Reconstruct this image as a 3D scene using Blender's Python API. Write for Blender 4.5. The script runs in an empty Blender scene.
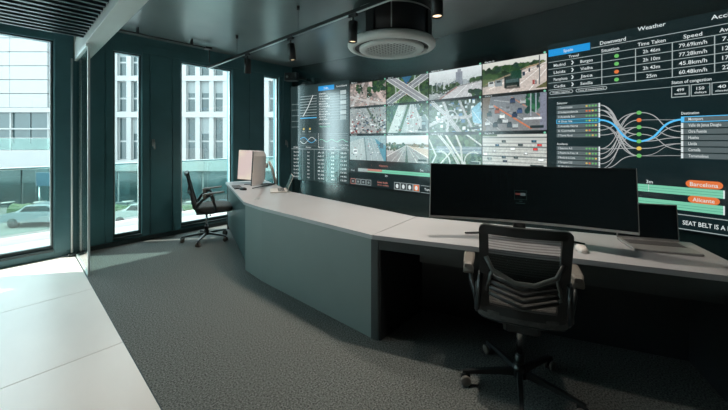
import bpy, bmesh, math, random
import numpy as np
from mathutils import Vector, Matrix

random.seed(7)
rng = np.random.RandomState(11)
scene = bpy.context.scene
COL = scene.collection
PI = math.pi

# ------------------------------------------------------------------ frame
# The room axes: x runs along the window wall, y runs towards it, z is up.
# Surveyed ground points are given in the photographer's axes (right, ahead)
# and turned into room axes by P().
ALPHA = math.atan2(0.7434, 0.6688)
CA, SA = math.cos(ALPHA), math.sin(ALPHA)


def P(X, Y, z=0.0):
    return Vector((CA * X + SA * Y, -SA * X + CA * Y, z))


def D(deg):
    """survey heading (degrees) -> room heading (radians)"""
    return math.radians(deg) - ALPHA


# ------------------------------------------------------------------ camera
cam_d = bpy.data.cameras.new('camera')
cam = bpy.data.objects.new('camera', cam_d)
COL.objects.link(cam)
cam.location = (0, 0, 1.41)
cam.rotation_euler = (PI / 2, 0, -ALPHA)
cam_d.sensor_width = 36.0
cam_d.lens = 36.0 * 319 / 728
cam_d.shift_y = -(205 - 140) / 728
cam_d.clip_start = 0.05
cam_d.clip_end = 300
scene.camera = cam

# ------------------------------------------------------------------ world, sun, exposure
w = bpy.data.worlds.new('sky')
scene.world = w
w.use_nodes = True
bg = w.node_tree.nodes['Background']
bg.inputs[0].default_value = (0.74, 0.93, 1.0, 1)
bg.inputs[1].default_value = 7.0

sd = bpy.data.lights.new('sun', 'SUN')
sd.energy = 11.0
sd.angle = math.radians(0.6)
sd.color = (1.0, 0.95, 0.88)
sun = bpy.data.objects.new('sun', sd)
COL.objects.link(sun)
_el = math.radians(58)
_h = P(0.985, 0.17)
_dir = Vector((_h.x * math.cos(_el), _h.y * math.cos(_el), -math.sin(_el)))
sun.rotation_euler = _dir.to_track_quat('-Z', 'Y').to_euler()
sun.location = (-6, 9, 12)

vs = scene.view_settings
vs.view_transform = 'Standard'
vs.look = 'None'
vs.exposure = 0.0
vs.gamma = 1.0
vs.use_curve_mapping = False
try:
    scene.cycles.use_denoising = True
    scene.cycles.max_bounces = 10
    scene.cycles.transparent_max_bounces = 16
    scene.cycles.sample_clamp_indirect = 6.0
except Exception:
    pass

# ------------------------------------------------------------------ materials
MATS = {}


def mat(name, color, rough=0.6, metal=0.0, spec=0.5, emit=None, estr=0.0, noise=0.0, nscale=8.0,
        bump=0.0, bscale=60.0, stretch=None, coat=0.0, ior=1.5):
    if name in MATS:
        return MATS[name]
    m = bpy.data.materials.new(name)
    m.use_nodes = True
    nt = m.node_tree
    b = nt.nodes['Principled BSDF']
    b.inputs['Base Color'].default_value = (*color, 1)
    b.inputs['Roughness'].default_value = rough
    b.inputs['Metallic'].default_value = metal
    b.inputs['Specular IOR Level'].default_value = spec
    b.inputs['IOR'].default_value = ior
    if coat:
        b.inputs['Coat Weight'].default_value = coat
        b.inputs['Coat Roughness'].default_value = 0.08
    if emit:
        b.inputs['Emission Color'].default_value = (*emit, 1)
        b.inputs['Emission Strength'].default_value = estr
    if noise or bump:
        tc = nt.nodes.new('ShaderNodeTexCoord')
        mp = nt.nodes.new('ShaderNodeMapping')
        nt.links.new(tc.outputs['Object'], mp.inputs[0])
        if stretch:
            mp.inputs['Scale'].default_value = stretch
    if noise:
        n = nt.nodes.new('ShaderNodeTexNoise')
        n.inputs['Scale'].default_value = nscale
        n.inputs['Detail'].default_value = 5
        nt.links.new(mp.outputs[0], n.inputs['Vector'])
        r = nt.nodes.new('ShaderNodeValToRGB')
        r.color_ramp.elements[0].position = 0.3
        r.color_ramp.elements[1].position = 0.7
        r.color_ramp.elements[0].color = (*[c * (1 - noise) for c in color], 1)
        r.color_ramp.elements[1].color = (*[min(1, c * (1 + noise)) for c in color], 1)
        nt.links.new(n.outputs['Fac'], r.inputs[0])
        nt.links.new(r.outputs[0], b.inputs['Base Color'])
    if bump:
        n2 = nt.nodes.new('ShaderNodeTexNoise')
        n2.inputs['Scale'].default_value = bscale
        n2.inputs['Detail'].default_value = 3
        nt.links.new(mp.outputs[0], n2.inputs['Vector'])
        bp = nt.nodes.new('ShaderNodeBump')
        bp.inputs['Strength'].default_value = bump
        bp.inputs['Distance'].default_value = 0.01
        nt.links.new(n2.outputs['Fac'], bp.inputs['Height'])
        nt.links.new(bp.outputs[0], b.inputs['Normal'])
    MATS[name] = m
    return m


def glass_mat(name, tint=(1, 1, 1), refl=0.08, rough=0.0):
    m = bpy.data.materials.new(name)
    m.use_nodes = True
    nt = m.node_tree
    nt.nodes.remove(nt.nodes['Principled BSDF'])
    out = nt.nodes['Material Output']
    tr = nt.nodes.new('ShaderNodeBsdfTransparent')
    tr.inputs[0].default_value = (*tint, 1)
    gl = nt.nodes.new('ShaderNodeBsdfGlossy')
    gl.inputs['Roughness'].default_value = rough
    lw = nt.nodes.new('ShaderNodeLayerWeight')
    lw.inputs[0].default_value = 0.5
    pw = nt.nodes.new('ShaderNodeMath')
    pw.operation = 'POWER'
    pw.inputs[1].default_value = 5.0
    nt.links.new(lw.outputs['Facing'], pw.inputs[0])
    fr = nt.nodes.new('ShaderNodeMapRange')
    fr.inputs['To Min'].default_value = refl * 0.35
    fr.inputs['To Max'].default_value = 0.9
    nt.links.new(pw.outputs[0], fr.inputs['Value'])
    mx = nt.nodes.new('ShaderNodeMixShader')
    nt.links.new(fr.outputs[0], mx.inputs[0])
    nt.links.new(tr.outputs[0], mx.inputs[1])
    nt.links.new(gl.outputs[0], mx.inputs[2])
    nt.links.new(mx.outputs[0], out.inputs[0])
    MATS[name] = m
    return m


def mesh_mat(name, color, open_frac):
    """woven mesh: fine threads with open gaps between them"""
    m = bpy.data.materials.new(name)
    m.use_nodes = True
    nt = m.node_tree
    b = nt.nodes['Principled BSDF']
    b.inputs['Base Color'].default_value = (*color, 1)
    b.inputs['Roughness'].default_value = 0.7
    out = nt.nodes['Material Output']
    tc = nt.nodes.new('ShaderNodeTexCoord')
    mp = nt.nodes.new('ShaderNodeMapping')
    mp.inputs['Scale'].default_value = (1, 1, 1)
    wv = nt.nodes.new('ShaderNodeTexWave')
    wv.wave_type = 'BANDS'
    wv.bands_direction = 'Z'
    wv.inputs['Scale'].default_value = 22
    nt.links.new(tc.outputs['Object'], mp.inputs[0])
    nt.links.new(mp.outputs[0], wv.inputs['Vector'])
    mr = nt.nodes.new('ShaderNodeMapRange')
    mr.inputs['To Min'].default_value = open_frac - 0.14
    mr.inputs['To Max'].default_value = open_frac + 0.14
    nt.links.new(wv.outputs['Fac'], mr.inputs['Value'])
    tr = nt.nodes.new('ShaderNodeBsdfTransparent')
    mx = nt.nodes.new('ShaderNodeMixShader')
    nt.links.new(mr.outputs[0], mx.inputs[0])
    nt.links.new(b.outputs[0], mx.inputs[1])
    nt.links.new(tr.outputs[0], mx.inputs[2])
    nt.links.new(mx.outputs[0], out.inputs[0])
    MATS[name] = m
    return m


def emit_mat(name, color, strength=1.0, rough=0.17, base=(0.01, 0.01, 0.01)):
    return mat(name, base, rough, emit=color, estr=strength, spec=0.5, ior=2.25)


def attr_screen_mat(name, strength):
    m = bpy.data.materials.new(name)
    m.use_nodes = True
    nt = m.node_tree
    b = nt.nodes['Principled BSDF']
    b.inputs['Base Color'].default_value = (0.012, 0.014, 0.015, 1)
    b.inputs['Roughness'].default_value = 0.17
    b.inputs['Specular IOR Level'].default_value = 0.5
    b.inputs['IOR'].default_value = 2.25
    a = nt.nodes.new('ShaderNodeAttribute')
    a.attribute_name = 'Col'
    nt.links.new(a.outputs['Color'], b.inputs['Emission Color'])
    b.inputs['Emission Strength'].default_value = strength
    MATS[name] = m
    return m


M_wall = mat('dark_teal_wall', (0.060, 0.165, 0.185), 0.42, noise=0.12, nscale=3)
M_arcwall = mat('dark_gloss_wall', (0.028, 0.055, 0.058), 0.17, noise=0.1, nscale=2, ior=2.25, spec=0.5)
M_ceil = mat('dark_ceiling', (0.155, 0.178, 0.178), 0.27, noise=0.08, nscale=1.5, ior=2.0, spec=0.6)
M_black = mat('black_plastic', (0.008, 0.010, 0.011), 0.42)
M_blackm = mat('black_metal', (0.012, 0.015, 0.016), 0.35, metal=0.3)
M_slat = mat('slat_black', (0.03, 0.048, 0.052), 0.3, noise=0.1)
M_beam = mat('beam_grey', (0.42, 0.45, 0.43), 0.5, noise=0.05, nscale=3)
M_white = mat('white_paint', (0.75, 0.74, 0.71), 0.6, noise=0.04, nscale=3)
M_tile = mat('hall_tile', (0.87, 0.80, 0.75), 0.33, noise=0.06, nscale=2.2, stretch=(1, 0.4, 1))
M_joint = mat('tile_joint', (0.76, 0.70, 0.66), 0.7, noise=0.05)
M_carpet = mat('carpet', (0.145, 0.154, 0.146), 0.95, noise=0.75, nscale=110, bump=0.25, bscale=120, spec=0.1)
M_desk = mat('desk_laminate', (0.44, 0.435, 0.445), 0.34, noise=0.03, nscale=3)
M_panel_shade = mat('desk_panel_shaded', (0.20, 0.235, 0.225), 0.5, noise=0.03, nscale=3)  # worktop laminate darkened: the front panels' weaker light is put into the colour
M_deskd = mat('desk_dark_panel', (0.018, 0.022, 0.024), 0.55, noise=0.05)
M_desk_shade = mat('desk_shaded_laminate', (0.050, 0.060, 0.058), 0.5, noise=0.04)  # desk laminate darkened: shade on support, rail and tray is put into its colour
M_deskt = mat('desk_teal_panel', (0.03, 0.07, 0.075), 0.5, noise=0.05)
M_steel = mat('brushed_steel', (0.55, 0.57, 0.56), 0.28, metal=0.9, noise=0.05)
M_chrome = mat('chrome', (0.7, 0.7, 0.7), 0.15, metal=1.0)
M_silver = mat('silver_plastic', (0.36, 0.36, 0.35), 0.35, metal=0.35)
M_wplast = mat('white_plastic', (0.70, 0.66, 0.62), 0.4)
M_frame = mat('dark_frame', (0.03, 0.05, 0.053), 0.38, metal=0.2)
M_lframe = mat('pale_frame', (0.62, 0.68, 0.67), 0.4, metal=0.3)
M_glass = glass_mat('clear_glass', (0.95, 0.985, 0.975), 0.12)
M_pglass = glass_mat('partition_glass', (0.74, 0.86, 0.85), 0.30)
M_bglass = glass_mat('balustrade_glass', (0.80, 0.93, 0.90), 0.15)
M_led = mat('led_black', (0.010, 0.013, 0.014), 0.17, spec=0.5, ior=2.25)
M_mesh = mesh_mat('chair_mesh', (0.006, 0.008, 0.008), 0.46)
M_fabric = mat('grey_seat_fabric', (0.09, 0.092, 0.088), 0.9, noise=0.2, nscale=60, bump=0.4, bscale=200)
M_chair = mat('chair_black', (0.014, 0.018, 0.019), 0.40)
M_lum = mat('lumbar_grey', (0.09, 0.095, 0.09), 0.4)
M_pad = mat('armrest_grey', (0.17, 0.155, 0.135), 0.5)
M_screen = mat('monitor_glass', (0.006, 0.010, 0.012), 0.22, spec=0.5)
M_concrete = mat('facade_white', (0.213, 0.210, 0.207), 0.8, noise=0.03, nscale=1)
M_clad = mat('cladding_white', (0.20, 0.197, 0.197), 0.7, noise=0.02, nscale=1)
M_cladj = mat('cladding_joint', (0.12, 0.12, 0.12), 0.8)
M_wallgrey = mat('facade_grey', (0.50, 0.52, 0.52), 0.8, noise=0.04, nscale=1)
M_pane = mat('far_window_glass', (0.028, 0.043, 0.045), 0.10, spec=0.5, noise=0.5, nscale=0.35)
M_pane2 = mat('far_window_blind', (0.143, 0.154, 0.154), 0.5, noise=0.1, nscale=1)
M_paved = mat('street_paving', (0.070, 0.080, 0.074), 0.85, noise=0.15, nscale=0.8)
M_deck = mat('terrace_paving', (0.252, 0.246, 0.240), 0.8, noise=0.06, nscale=3)
M_leaf = mat('hedge_green', (0.030, 0.054, 0.021), 0.8, noise=0.5, nscale=6, bump=1.0, bscale=12)
M_tyre = mat('tyre_black', (0.02, 0.02, 0.02), 0.8)


# ------------------------------------------------------------------ mesh builder
class MB:
    def __init__(self):
        self.v = []
        self.f = []
        self.sm = []

    def add(self, vs, fs, smooth=False):
        o = len(self.v)
        self.v += [tuple(p) for p in vs]
        self.f += [tuple(i + o for i in f) for f in fs]
        self.sm += [smooth] * len(fs)
        return self

    def box(self, x0, x1, y0, y1, z0, z1, M=None):
        c = [(x0, y0, z0), (x1, y0, z0), (x1, y1, z0), (x0, y1, z0), (x0, y0, z1), (x1, y0, z1), (x1, y1, z1), (x0, y1, z1)]
        if M is not None:
            c = [tuple(M @ Vector(p)) for p in c]
        return self.add(c, [(0, 3, 2, 1), (4, 5, 6, 7), (0, 1, 5, 4), (1, 2, 6, 5), (2, 3, 7, 6), (3, 0, 4, 7)])

    def rbox(self, x0, x1, y0, y1, z0, z1, r=0.01, M=None):
        """box with chamfered vertical and top edges"""
        def ring(x0, x1, y0, y1, c, z):
            return [(x0 + c, y0, z), (x1 - c, y0, z), (x1, y0 + c, z), (x1, y1 - c, z), (x1 - c, y1, z), (x0 + c, y1, z), (x0, y1 - c, z), (x0, y0 + c, z)]
        r = min(r, (x1 - x0) / 3, (y1 - y0) / 3, (z1 - z0) / 3)
        k = r * 0.6
        rs = [ring(x0 + k, x1 - k, y0 + k, y1 - k, r, z0), ring(x0, x1, y0, y1, r, z0 + k), ring(x0, x1, y0, y1, r, z1 - k), ring(x0 + k, x1 - k, y0 + k, y1 - k, r, z1)]
        return self.loft(rs, True, M=M)

    def loft(self, rings, caps=True, closed=True, smooth=False, M=None):
        n = len(rings[0])
        vs = [p for r in rings for p in r]
        if M is not None:
            vs = [tuple(M @ Vector(p)) for p in vs]
        fs = []
        for i in range(len(rings) - 1):
            for j in range(n if closed else n - 1):
                a = i * n + j
                b = i * n + (j + 1) % n
                fs.append((a, b, b + n, a + n))
        self.add(vs, fs, smooth)
        o = len(self.v) - len(vs)
        if caps:
            self.f.append(tuple(o + i for i in reversed(range(n))))
            self.f.append(tuple(o + (len(rings) - 1) * n + i for i in range(n)))
            self.sm += [False, False]
        return self

    def tube(self, pts, r, n=8, caps=True, flat=None):
        """tube through pts; r a number or list; flat=(a,b) scales the section"""
        pts = [Vector(p) for p in pts]
        rs = r if isinstance(r, (list, tuple)) else [r] * len(pts)
        rings = []
        up = Vector((0, 0, 1))
        for i, p in enumerate(pts):
            t = (pts[min(i + 1, len(pts) - 1)] - pts[max(i - 1, 0)]).normalized()
            a = up if abs(t.dot(up)) < 0.95 else Vector((0, 1, 0))
            s = t.cross(a).normalized()
            u = s.cross(t).normalized()
            fa, fb = flat if flat else (1, 1)
            rings.append([tuple(p + s * math.cos(2 * PI * k / n + PI / n) * rs[i] * fa + u * math.sin(2 * PI * k / n + PI / n) * rs[i] * fb) for k in range(n)])
        return self.loft(rings, caps, smooth=n > 5)

    def lathe(self, prof, n=24, M=None, smooth=True, caps=False):
        rings = [[(r * math.cos(2 * PI * k / n), r * math.sin(2 * PI * k / n), z) for k in range(n)] for r, z in prof]
        return self.loft(rings, caps, smooth=smooth, M=M)

    def prism(self, poly, z0, z1, M=None):
        n = len(poly)
        vs = [(x, y, z0) for x, y in poly] + [(x, y, z1) for x, y in poly]
        if M is not None:
            vs = [tuple(M @ Vector(p)) for p in vs]
        fs = [tuple(reversed(range(n))), tuple(range(n, 2 * n))] + [(i, (i + 1) % n, n + (i + 1) % n, n + i) for i in range(n)]
        return self.add(vs, fs)

    def mesh(self, name):
        me = bpy.data.meshes.new(name)
        me.from_pydata(self.v, [], self.f)
        me.polygons.foreach_set('use_smooth', self.sm)
        bm = bmesh.new()
        bm.from_mesh(me)
        bmesh.ops.recalc_face_normals(bm, faces=bm.faces)
        bm.to_mesh(me)
        bm.free()
        me.update()
        return me

    def build(self, name, m, parent=None):
        me = self.mesh(name)
        me.materials.append(m)
        o = bpy.data.objects.new(name, me)
        COL.objects.link(o)
        o.parent = parent
        return o


def link(name, me, parent=None, loc=None, rotz=None):
    o = bpy.data.objects.new(name, me)
    COL.objects.link(o)
    o.parent = parent
    if loc is not None:
        o.location = loc
    if rotz is not None:
        o.rotation_euler = (0, 0, rotz)
    return o


def tag(o, label, cat, group=None):
    o['label'] = label
    o['category'] = cat
    if group:
        o['group'] = group
    return o


def thing(name, label, cat, loc=(0, 0, 0), rotz=0.0, group=None):
    o = bpy.data.objects.new(name, None)
    o.empty_display_size = 0.1
    COL.objects.link(o)
    o.location = loc
    o.rotation_euler = (0, 0, rotz)
    return tag(o, label, cat, group)


def struct(o):
    o['kind'] = 'structure'
    return o


def copy_tree(o, parent=None):
    c = o.copy()
    COL.objects.link(c)
    c.parent = parent
    for ch in list(o.children):
        copy_tree(ch, c)
    return c


# ------------------------------------------------------------------ room shell
YW = 5.30          # inner face of the window wall
WT = 0.19          # its thickness
XH = 0.533         # boundary between hall tiles and carpet (glass partition line)
ZC = 2.85
ZS, ZT = 0.10, 2.60
XL, YB, XR = -6.5, -4.5, 8.2

# floors
carpet = struct(MB().box(XH, XR, YB, YW, -0.12, 0.0).build('floor_carpet', M_carpet))
hall = struct(MB().box(XL, XH, YB, YW, -0.12, -0.004).build('floor_hall', M_joint))
g = 0.0025
tile_me = None
nx, tx, ty = 6, 1.17, 1.2
ys = [YW]
yy = 2.74 + ty * 2
rows = []
edges_y = [YW] + [2.74 + ty * k for k in (2, 1, 0, -1, -2, -3, -4, -5, -6)] + [YB]
edges_y = [e for e in edges_y if YB <= e <= YW]
for j in range(len(edges_y) - 1):
    y1, y0 = edges_y[j], edges_y[j + 1]
    if y1 - y0 < 0.02:
        continue
    me = MB().rbox(-tx / 2 + g, tx / 2 - g, y0 + g, y1 - g, -0.02, 0.0, 0.002).mesh('tile')
    me.materials.append(M_tile)
    for i in range(nx):
        link('tile', me, hall, loc=(XH - tx * (i + 0.5), 0, 0))
struct(MB().box(XH - 0.003, XH + 0.003, YB, YW, -0.02, 0.001).build('trim_1', M_frame))

# window wall : piers, header, sill as one dark wall with openings
OPEN = [(-4.6, -3.3), (-2.6, -1.0), (-0.68, 0.352), (0.919, 1.235), (1.739, 2.535), (3.139, 3.45)]
wm = MB()
xs = XL
for a, b in OPEN:
    wm.box(xs, a, YW, YW + WT, 0, 3.0)
    wm.box(a, b, YW, YW + WT, ZT, 3.0)
    wm.box(a, b, YW, YW + WT, -0.12, ZS)
    xs = b
wm.box(xs, XR, YW, YW + WT, 0, 3.0)
wall_w = struct(wm.build('wall_window', M_wall))

# raised wall panels with seams between the windows
def wpanel(x0, x1, z0, z1):
    MB().rbox(x0, x1, YW - 0.012, YW + 0.002, z0, z1, 0.004).build('wall_panel', M_wall, wall_w)
for x0, x1 in ((0.60, 0.828), (0.840, 0.915)):
    wpanel(x0, x1, 0.06, 2.68)
for x0, x1 in ((1.245, 1.33), (1.342, 1.612), (1.624, 1.735), (2.545, 2.835), (2.848, 3.132), (3.455, 3.53), (3.54, 3.70)):
    wpanel(x0, x1, 0.06, 2.62)
wpanel(1.245, 3.70, 2.635, 2.74)
for x0, x1 in ((-0.98, -0.70), (0.36, 0.525)):
    wpanel(x0, x1, 0.06, 2.62)
# skirting on window wall
struct(MB().box(0.57, 3.74, YW - 0.02, YW, 0, 0.055).build('baseboard_window', M_frame))


def lever(x, z, label):
    t = thing('window_lever', label, 'handle', (x, YW - 0.012, z))
    MB().rbox(-0.018, 0.018, -0.012, 0.0, -0.05, 0.05, 0.006).build('plate', M_silver, t)
    MB().tube([(0, -0.01, 0.025), (0, -0.045, 0.025), (0.0, -0.05, 0.01), (0.006, -0.05, -0.09)], 0.011, 8).build('grip', M_silver, t)
lever(1.375, 1.37, 'silver lever handle on the dark panel between the narrow and wide windows')
lever(3.60, 1.36, 'silver lever handle on the dark panel beside the video wall corner')

# windows
for n, (a, b) in enumerate(OPEN):
    fr = MB()
    t = 0.016
    y0, y1 = YW + 0.03, YW + 0.08
    fr.box(a, a + t, y0, y1, ZS, ZT)
    fr.box(b - t, b, y0, y1, ZS, ZT)
    fr.box(a + t, b - t, y0, y1, ZT - t, ZT)
    fr.box(a + t, b - t, y0, y1, ZS, ZS + 0.045)
    wo = struct(fr.build('window_%d' % (n + 1), M_frame))
    MB().box(a + t, a + t + 0.012, y0 + 0.012, y1 - 0.012, ZS + 0.05, ZT - t).build('glazing_bead', M_lframe, wo)
    MB().box(b - t - 0.012, b - t, y0 + 0.012, y1 - 0.012, ZS + 0.05, ZT - t).build('glazing_bead', M_lframe, wo)
    MB().box(a + t, b - t, y0 + 0.025, y0 + 0.033, ZS + 0.045, ZT - t).build('pane', M_glass, wo)
    MB().box(a, b, YW - 0.015, YW + 0.03, ZS - 0.02, ZS + 0.004).build('window_sill', M_frame, wo)

# room ceiling, hall void ceiling, slats
struct(MB().box(XH + 0.14, XR, YB, YW, ZC, ZC + 0.15).build('ceiling', M_ceil))
hc = struct(MB().box(XL, XH, YB, YW, 2.78, 2.9).build('ceiling_hall', M_slat))
sl = MB().box(XL + 0.02, XH - 0.01, -0.02, 0.02, -0.0, 0.11).mesh('ceiling_slat')
sl.materials.append(M_slat)
y = 4.45
while y > -1.0:
    link('ceiling_slat', sl, hc, loc=(0, y, 2.49))
    y -= 0.115
for x in (-0.75, -2.6):
    MB().box(x, x + 0.03, -1.0, 4.47, 2.60, 2.64).build('slat_carrier', M_slat, hc)
# bulkhead beam over the partition line
struct(MB().rbox(XH - 0.003, XH + 0.142, YB, YW, 2.42, 2.95, 0.004).build('trim_2', M_beam))

# hall enclosing walls and room enclosing walls behind the viewpoint
struct(MB().box(XL - 0.2, XL, YB, YW + WT, 0, 3.0).build('wall_left', M_wall))
struct(MB().box(XL, XR, YB - 0.2, YB, 0, 3.0).build('wall_back', M_wall))
struct(MB().box(XR, XR + 0.2, YB, YW + WT, 0, 3.0).build('wall_right', M_wall))

# ------------------------------------------------------------------ curved video wall
AX0, AY0, ATH, AK = -1.431, 6.340, -0.55335, 0.056445
ZB0, ZT0 = 0.632, 2.462


def arc(s, z, off=0.0):
    a = ATH - AK * s
    X = AX0 + (math.sin(ATH) - math.sin(a)) / AK
    Y = AY0 + (math.cos(a) - math.cos(ATH)) / AK
    return P(X + math.sin(a) * off, Y - math.cos(a) * off, z)


def arc_slab(mb, s0, s1, z0, z1, o0, o1, step=0.1):
    n = max(1, int(math.ceil((s1 - s0) / step)))
    rings = []
    for i in range(n + 1):
        s = s0 + (s1 - s0) * i / n
        rings.append([arc(s, z0, o0), arc(s, z0, o1), arc(s, z1, o1), arc(s, z1, o0)])
    return mb.loft(rings, True)


aw = struct(arc_slab(MB(), -0.02, 7.9, 0, 3.0, -0.30, 0.0, 0.25).build('wall_video', M_arcwall))
struct(arc_slab(MB(), 0.0, 7.9, 0, 0.07, 0.0, 0.012, 0.25).build('baseboard_video', M_blackm))

VW = thing('video_wall', 'long curved video wall showing traffic cameras, tables and route charts', 'screen', arc(3.3, 0.63, 0))
VWI = Matrix.Translation(-VW.location)
O_BODY, O_1, O_2, O_3 = 0.045, 0.0475, 0.0495, 0.0515


def vbuild(mb, name, m):
    mb.v = [tuple(Vector(p) - VW.location) for p in mb.v]
    return mb.build(name, m, VW)


vbuild(arc_slab(MB(), 0.0, 7.45, ZB0, ZT0, 0.001, O_BODY), 'display_cabinet', M_led)

E_white = emit_mat('led_white', (0.80, 0.88, 0.88), 0.85)
E_dim = emit_mat('led_dim', (0.42, 0.52, 0.52), 0.55)
E_line = emit_mat('led_line', (0.60, 0.70, 0.70), 0.62)
E_curve = emit_mat('led_curve', (0.66, 0.68, 0.68), 0.62)
E_blue = emit_mat('led_blue', (0.01, 0.30, 0.72), 0.95)
E_cyan = emit_mat('led_cyan', (0.10, 0.52, 0.90), 1.0)
E_green = emit_mat('led_green', (0.18, 0.62, 0.16), 0.8)
E_orange = emit_mat('led_orange', (0.85, 0.20, 0.05), 0.85)
E_yellow = emit_mat('led_yellow', (0.85, 0.62, 0.12), 0.85)
E_mint = emit_mat('led_mint', (0.22, 0.68, 0.46), 0.85)
E_mintd = emit_mat('led_mint_dark', (0.06, 0.30, 0.22), 0.7)
E_row = emit_mat('led_row_grey', (0.105, 0.135, 0.14), 0.95)
E_rowsel = emit_mat('led_row_selected', (0.03, 0.14, 0.20), 1.0)
E_dark = emit_mat('led_panel_dark', (0.005, 0.014, 0.016), 1.0, rough=0.17)
E_leftbg = emit_mat('led_panel_grey', (0.018, 0.034, 0.035), 1.0, rough=0.17)
E_salmon = emit_mat('led_salmon', (0.80, 0.32, 0.26), 0.7)


def vrect(s0, s1, z0, z1, m, name, off=O_1, base=O_BODY):
    return vbuild(arc_slab(MB(), s0, s1, z0, z1, base - 0.001, off), name, m)


def vframe(s0, s1, z0, z1, t, m, name, off=O_2):
    mb = MB()
    arc_slab(mb, s0, s1, z0, z0 + t, O_BODY, off)
    arc_slab(mb, s0, s1, z1 - t, z1, O_BODY, off)
    arc_slab(mb, s0, s0 + t * 0.8, z0 + t, z1 - t, O_BODY, off)
    arc_slab(mb, s1 - t * 0.8, s1, z0 + t, z1 - t, O_BODY, off)
    return vbuild(mb, name, m)


def vstrip(pts, wd, m, name, off=O_2):
    """ribbon along (s,z) points"""
    mb = MB()
    rings = []
    for i, (s, z) in enumerate(pts):
        a = pts[max(0, i - 1)]
        b = pts[min(len(pts) - 1, i + 1)]
        ds, dz = b[0] - a[0], b[1] - a[1]
        L = math.hypot(ds, dz) or 1
        ns, nz = -dz / L * wd / 2, ds / L * wd / 2
        rings.append([arc(s - ns, z - nz, O_BODY), arc(s - ns, z - nz, off), arc(s + ns, z + nz, off), arc(s + ns, z + nz, O_BODY)])
    mb.loft(rings, True)
    return vbuild(mb, name, m)


def vdisc(s, z, r, m, name='status_dot', off=O_3, squash=1.0):
    mb = MB()
    n = 14
    ra = [arc(s + r * math.cos(2 * PI * k / n), z + r * squash * math.sin(2 * PI * k / n), O_BODY) for k in range(n)]
    rb = [arc(s + r * math.cos(2 * PI * k / n), z + r * squash * math.sin(2 * PI * k / n), off) for k in range(n)]
    mb.loft([ra, rb], True)
    return vbuild(mb, name, m)


def vpill(s0, s1, z0, z1, m, name, off=O_2):
    r = (z1 - z0) / 2
    zc = (z0 + z1) / 2
    out = []
    for k in range(9):
        a = -PI / 2 + PI * k / 8
        out.append((s1 - r + r * math.cos(a), zc + r * math.sin(a)))
    for k in range(9):
        a = PI / 2 + PI * k / 8
        out.append((s0 + r + r * math.cos(a), zc + r * math.sin(a)))
    mb = MB()
    mb.loft([[arc(s, z, O_BODY) for s, z in out], [arc(s, z, off) for s, z in out]], True)
    return vbuild(mb, name, m)


TEXTS = []


def vtext(txt, s, z, h, m, align='L', width=None, name='text_line', off=O_3, bold=0.0):
    TEXTS.append((txt, s, z, h, m, align, width, name, off, bold))


# --- left panel (s 0 .. 1.47)
vrect(0.01, 1.455, ZB0 + 0.01, ZT0 - 0.012, E_leftbg, 'data_panel')
vrect(0.73, 1.11, 2.315, 2.40, E_blue, 'header_tab', O_2)
vtext('Traffic', 0.92, 2.34, 0.035, E_white, 'C')
vtext('Incident', 1.17, 2.345, 0.035, E_white, width=0.24)
vtext('Type', 1.50, 2.378, 0.02, E_white)
for i in range(9):
    z = 2.235 - i * 0.052
    vrect(0.27, 0.69, z, z + 0.008 + (0.008 if i > 7 else 0), E_cyan if i == 8 else E_line, 'chart_line', O_2)
vstrip([(0.34, 1.86), (0.47, 2.03), (0.57, 2.20), (0.60, 2.25)], 0.014, E_white, 'chart_curve', O_3)
for i in range(5):
    z = 1.70 - i * 0.055
    vrect(0.04, 0.22, 2.10 - i * 0.11, 2.108 - i * 0.11, E_dim, 'axis_line', O_2)
for i in range(11):
    z = 2.262 - i * 0.047
    vtext(['Lleida', 'Girona', 'Teruel', 'Huesca', 'Murcia', 'Toledo', 'Cuenca', 'Soria', 'Burgos', 'Zamora', 'Avila'][i], 0.752, z - 0.012, 0.026, E_white, width=0.16 + 0.05 * ((i * 7) % 3))
    vrect(0.73, 1.42, z - 0.024, z - 0.021, E_dim, 'row_line', O_2)
for i in range(6):
    z = 2.245 - i * 0.088
    vrect(1.255, 1.385, z - 0.035, z + 0.035, E_dim if i % 2 else E_line, 'thumbnail', O_2)
vtext('Level of service', 0.752, 1.70, 0.03, E_white, width=0.26)
vtext('Real time flow', 0.77, 1.645, 0.028, E_mint, width=0.26)
for i in range(2):
    vdisc(0.36 + 0.16 * i, 1.62, 0.02, E_yellow)
    vtext('km/h', 0.33 + 0.16 * i, 1.56, 0.022, E_white)
for i in range(7):
    z = 1.52 - i * 0.037
    vrect(0.27, 0.68, z, z + 0.004, E_dim, 'chart_line', O_2)
    vrect(0.76, 1.42, z, z + 0.003, E_dim, 'chart_line', O_2)
    vdisc(0.735, z, 0.008, E_white)


def wave(s0, s1, z0, amp, fr, ph, n=36):
    return [(s0 + (s1 - s0) * i / n, z0 + amp * math.sin(fr * i / n + ph)) for i in range(n + 1)]


vstrip(wave(0.27, 0.68, 1.41, 0.05, 6.3, 0.3), 0.008, E_cyan, 'chart_curve', O_3)
vstrip(wave(0.27, 0.68, 1.40, 0.06, 6.3, 3.3), 0.008, E_white, 'chart_curve', O_3)
vstrip(wave(0.76, 1.42, 1.40, 0.022, 17, 0.3), 0.007, E_mint, 'chart_curve', O_3)
vrect(0.03, 1.45, 1.234, 1.242, E_line, 'table_line', O_2)
vtext('Origin', 0.09, 1.262, 0.026, E_white, width=0.13)
vtext('Delay', 0.42, 1.262, 0.026, E_white, width=0.13)
vtext('Road', 0.74, 1.262, 0.026, E_white, width=0.12)
vtext('Level', 1.02, 1.262, 0.026, E_white, width=0.12)
vtext('Updated', 1.27, 1.262, 0.026, E_white, width=0.14)
vtext('Last update', 1.22, 1.315, 0.02, E_white, width=0.22)
for s in (0.333, 0.628, 0.923, 1.207):
    vrect(s - 0.003, s + 0.003, 0.66, 1.225, E_dim, 'table_line', O_2)
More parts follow.
